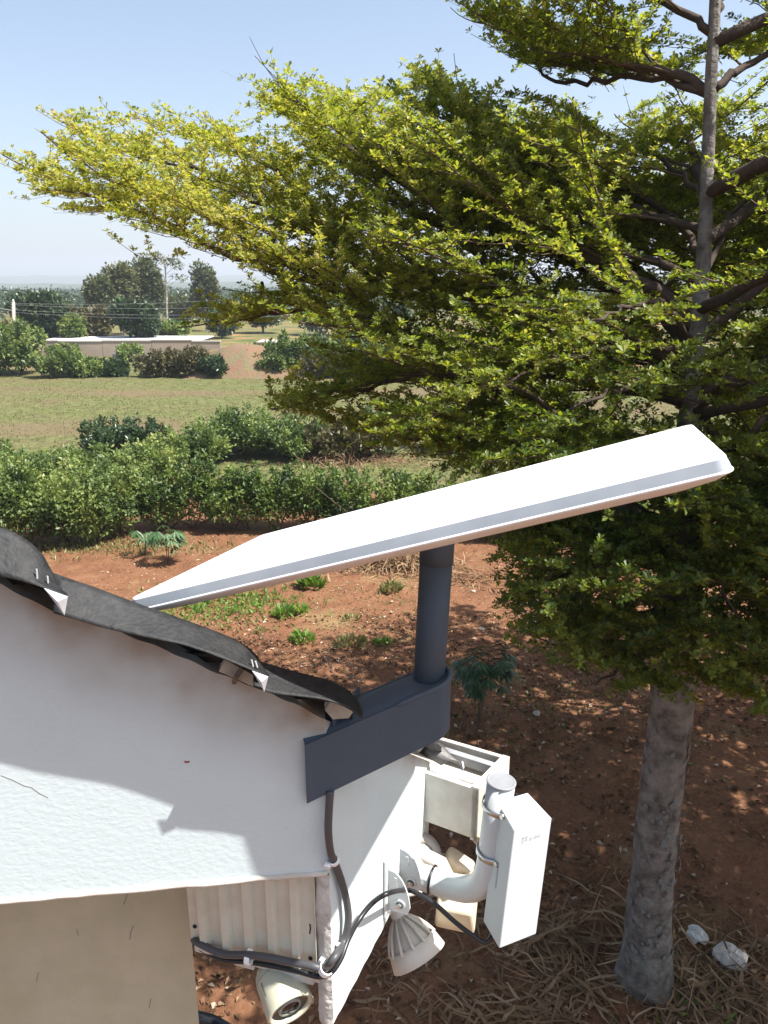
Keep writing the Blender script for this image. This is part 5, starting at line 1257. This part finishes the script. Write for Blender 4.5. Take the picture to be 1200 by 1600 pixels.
# thin bare trunk with a few high tufts
D = 88.; b = PY(259, 500, D); b[2] = 0; ro = empty('bare_eucalyptus', b, 'thin pale bare trunk with sparse leaf tufts at its top', 'tree', 'trees behind the boundary wall')
topp = PY(257, 398, D); tubes = [(np.array([b, (b+topp)/2+np.array([.1, 0, 0]), topp]), .16, .06, 7)]; cs, rs = [], []
for (x, y_, r) in ((250, 405, .8), (268, 408, .8), (278, 415, .7), (245, 420, .5), (285, 435, .6), (272, 432, .4), (262, 450, .35), (240, 400, .7)):
    q = PY(x, y_, D+rng.normal()*.4); cs.append(q); rs.append(np.array([r, r, r*.5])); bb = b+(topp-b)*min(1, (q[2]-1.0)/topp[2]); tubes.append((np.array([bb, (bb+q)/2+UP*.1, q]), .04, .015, 4))
foliage('crown', cs, rs, 700, .30, M_euc, ro, .5, tone=.05, shell=.9); link('trunk', tubes_mesh(tubes, 'trunk'), mat('pale_smooth_bark', (.42, .38, .32), .8), ro)

# woods farther out on the plain read as one mass
n = 90000; y = 140+rng.random(n)**1.6*620; x = rng.uniform(-1, 1, n)*(30+.62*y); keep = vnoise(x*.018, y*.018, 41)+.30*rng.random(n) > .52; x, y = x[keep], y[keep]; n = len(x)
hmax = 1.8+4.0*vnoise(x*.05, y*.05, 42); p = np.stack([x, y, hmax*rng.random(n)**.7], 1)
o = link('far_woods', leaves('far_woods', p, unit(n), unit(n)+UP, (.6+.5*rng.random(n))*(.5+y/300), (.5)*(.5+y/300), np.clip(.4+rng.normal(size=n)*.2, 0, 1)), M_mango); tag(o, 'dark woods fading into haze on the far plain', 'woods', kind='stuff')

# utility pole and wires
M_pole = mat('weathered_pole', (.40, .36, .30), .85, .3, 4); D = 58.
b = PY(19, 545, D); b[2] = 0; top = PY(21, 472, D); up_ = empty('utility_pole', b, 'pale leaning-stayed utility pole at the left edge beyond the meadow', 'pole')
mb = MB(); mb.tube([b, top], [.15, .11], 12); mb.build('pole', M_pole, up_, True)
mb = MB(); mb.tube([PY(20, 497, D), PY(39, 524, D-.2)], .07, 8); mb.build('stay_strut', M_pole, up_, True)
mb = MB(); mb.lathe(top, UP, [(0, .05), (.12, .07), (.2, .03), (.21, 0)], 10); mb.build('insulator', M_roofw, up_, True)
M_wire = mat('aluminium_wire', (.26, .27, .28), .6)
for (y0, y1, D1, lab) in ((474, 462, 66, 'topmost power line running right from the pole'), (476, 476, 66, 'second power line from the top, right of the pole'), (484, 488, 66, 'third power line from the top, right of the pole'), (488, 494, 64, 'lowest power line right of the pole')):
    a, c = PY(21, y0, D), PY(430, y1, D1); pts = [a*(1-t)+c*t-UP*(1.2*t*(1-t)) for t in np.linspace(0, 1, 14)]
    mb = MB(); mb.tube(pts, .006, 5); tag(mb.build('power_line', M_wire), lab, 'power line', 'power lines')
mb = MB(); a, c = PY(20, 485, D), PY(-60, 462, D-4); mb.tube([a*(1-t)+c*t-UP*(.6*t*(1-t)) for t in np.linspace(0, 1, 8)], .022, 5); tag(mb.build('power_line', M_wire), 'short power line running left from the pole out of frame', 'power line', 'power lines')

# ------------------------------------------------------------------ air
mb = MB(); mb.box((0, 1900, 60), (1, 0, 0), (0, 1, 0), (0, 0, 1), 11000, 4200, 136)
hz = mb.build('haze', None); tag(hz, 'thin pale haze in the air over the plain', 'haze', kind='stuff')
hm = bpy.data.materials.new('haze_air'); hm.use_nodes = True; hn = hm.node_tree; hn.nodes.clear()
pv = hn.nodes.new('ShaderNodeVolumePrincipled'); pv.inputs['Density'].default_value = .00055; pv.inputs['Color'].default_value = (.86, .92, 1.0, 1); pv.inputs['Anisotropy'].default_value = .2
ho = hn.nodes.new('ShaderNodeOutputMaterial'); hn.links.new(pv.outputs[0], ho.inputs['Volume']); hz.data.materials.append(hm)
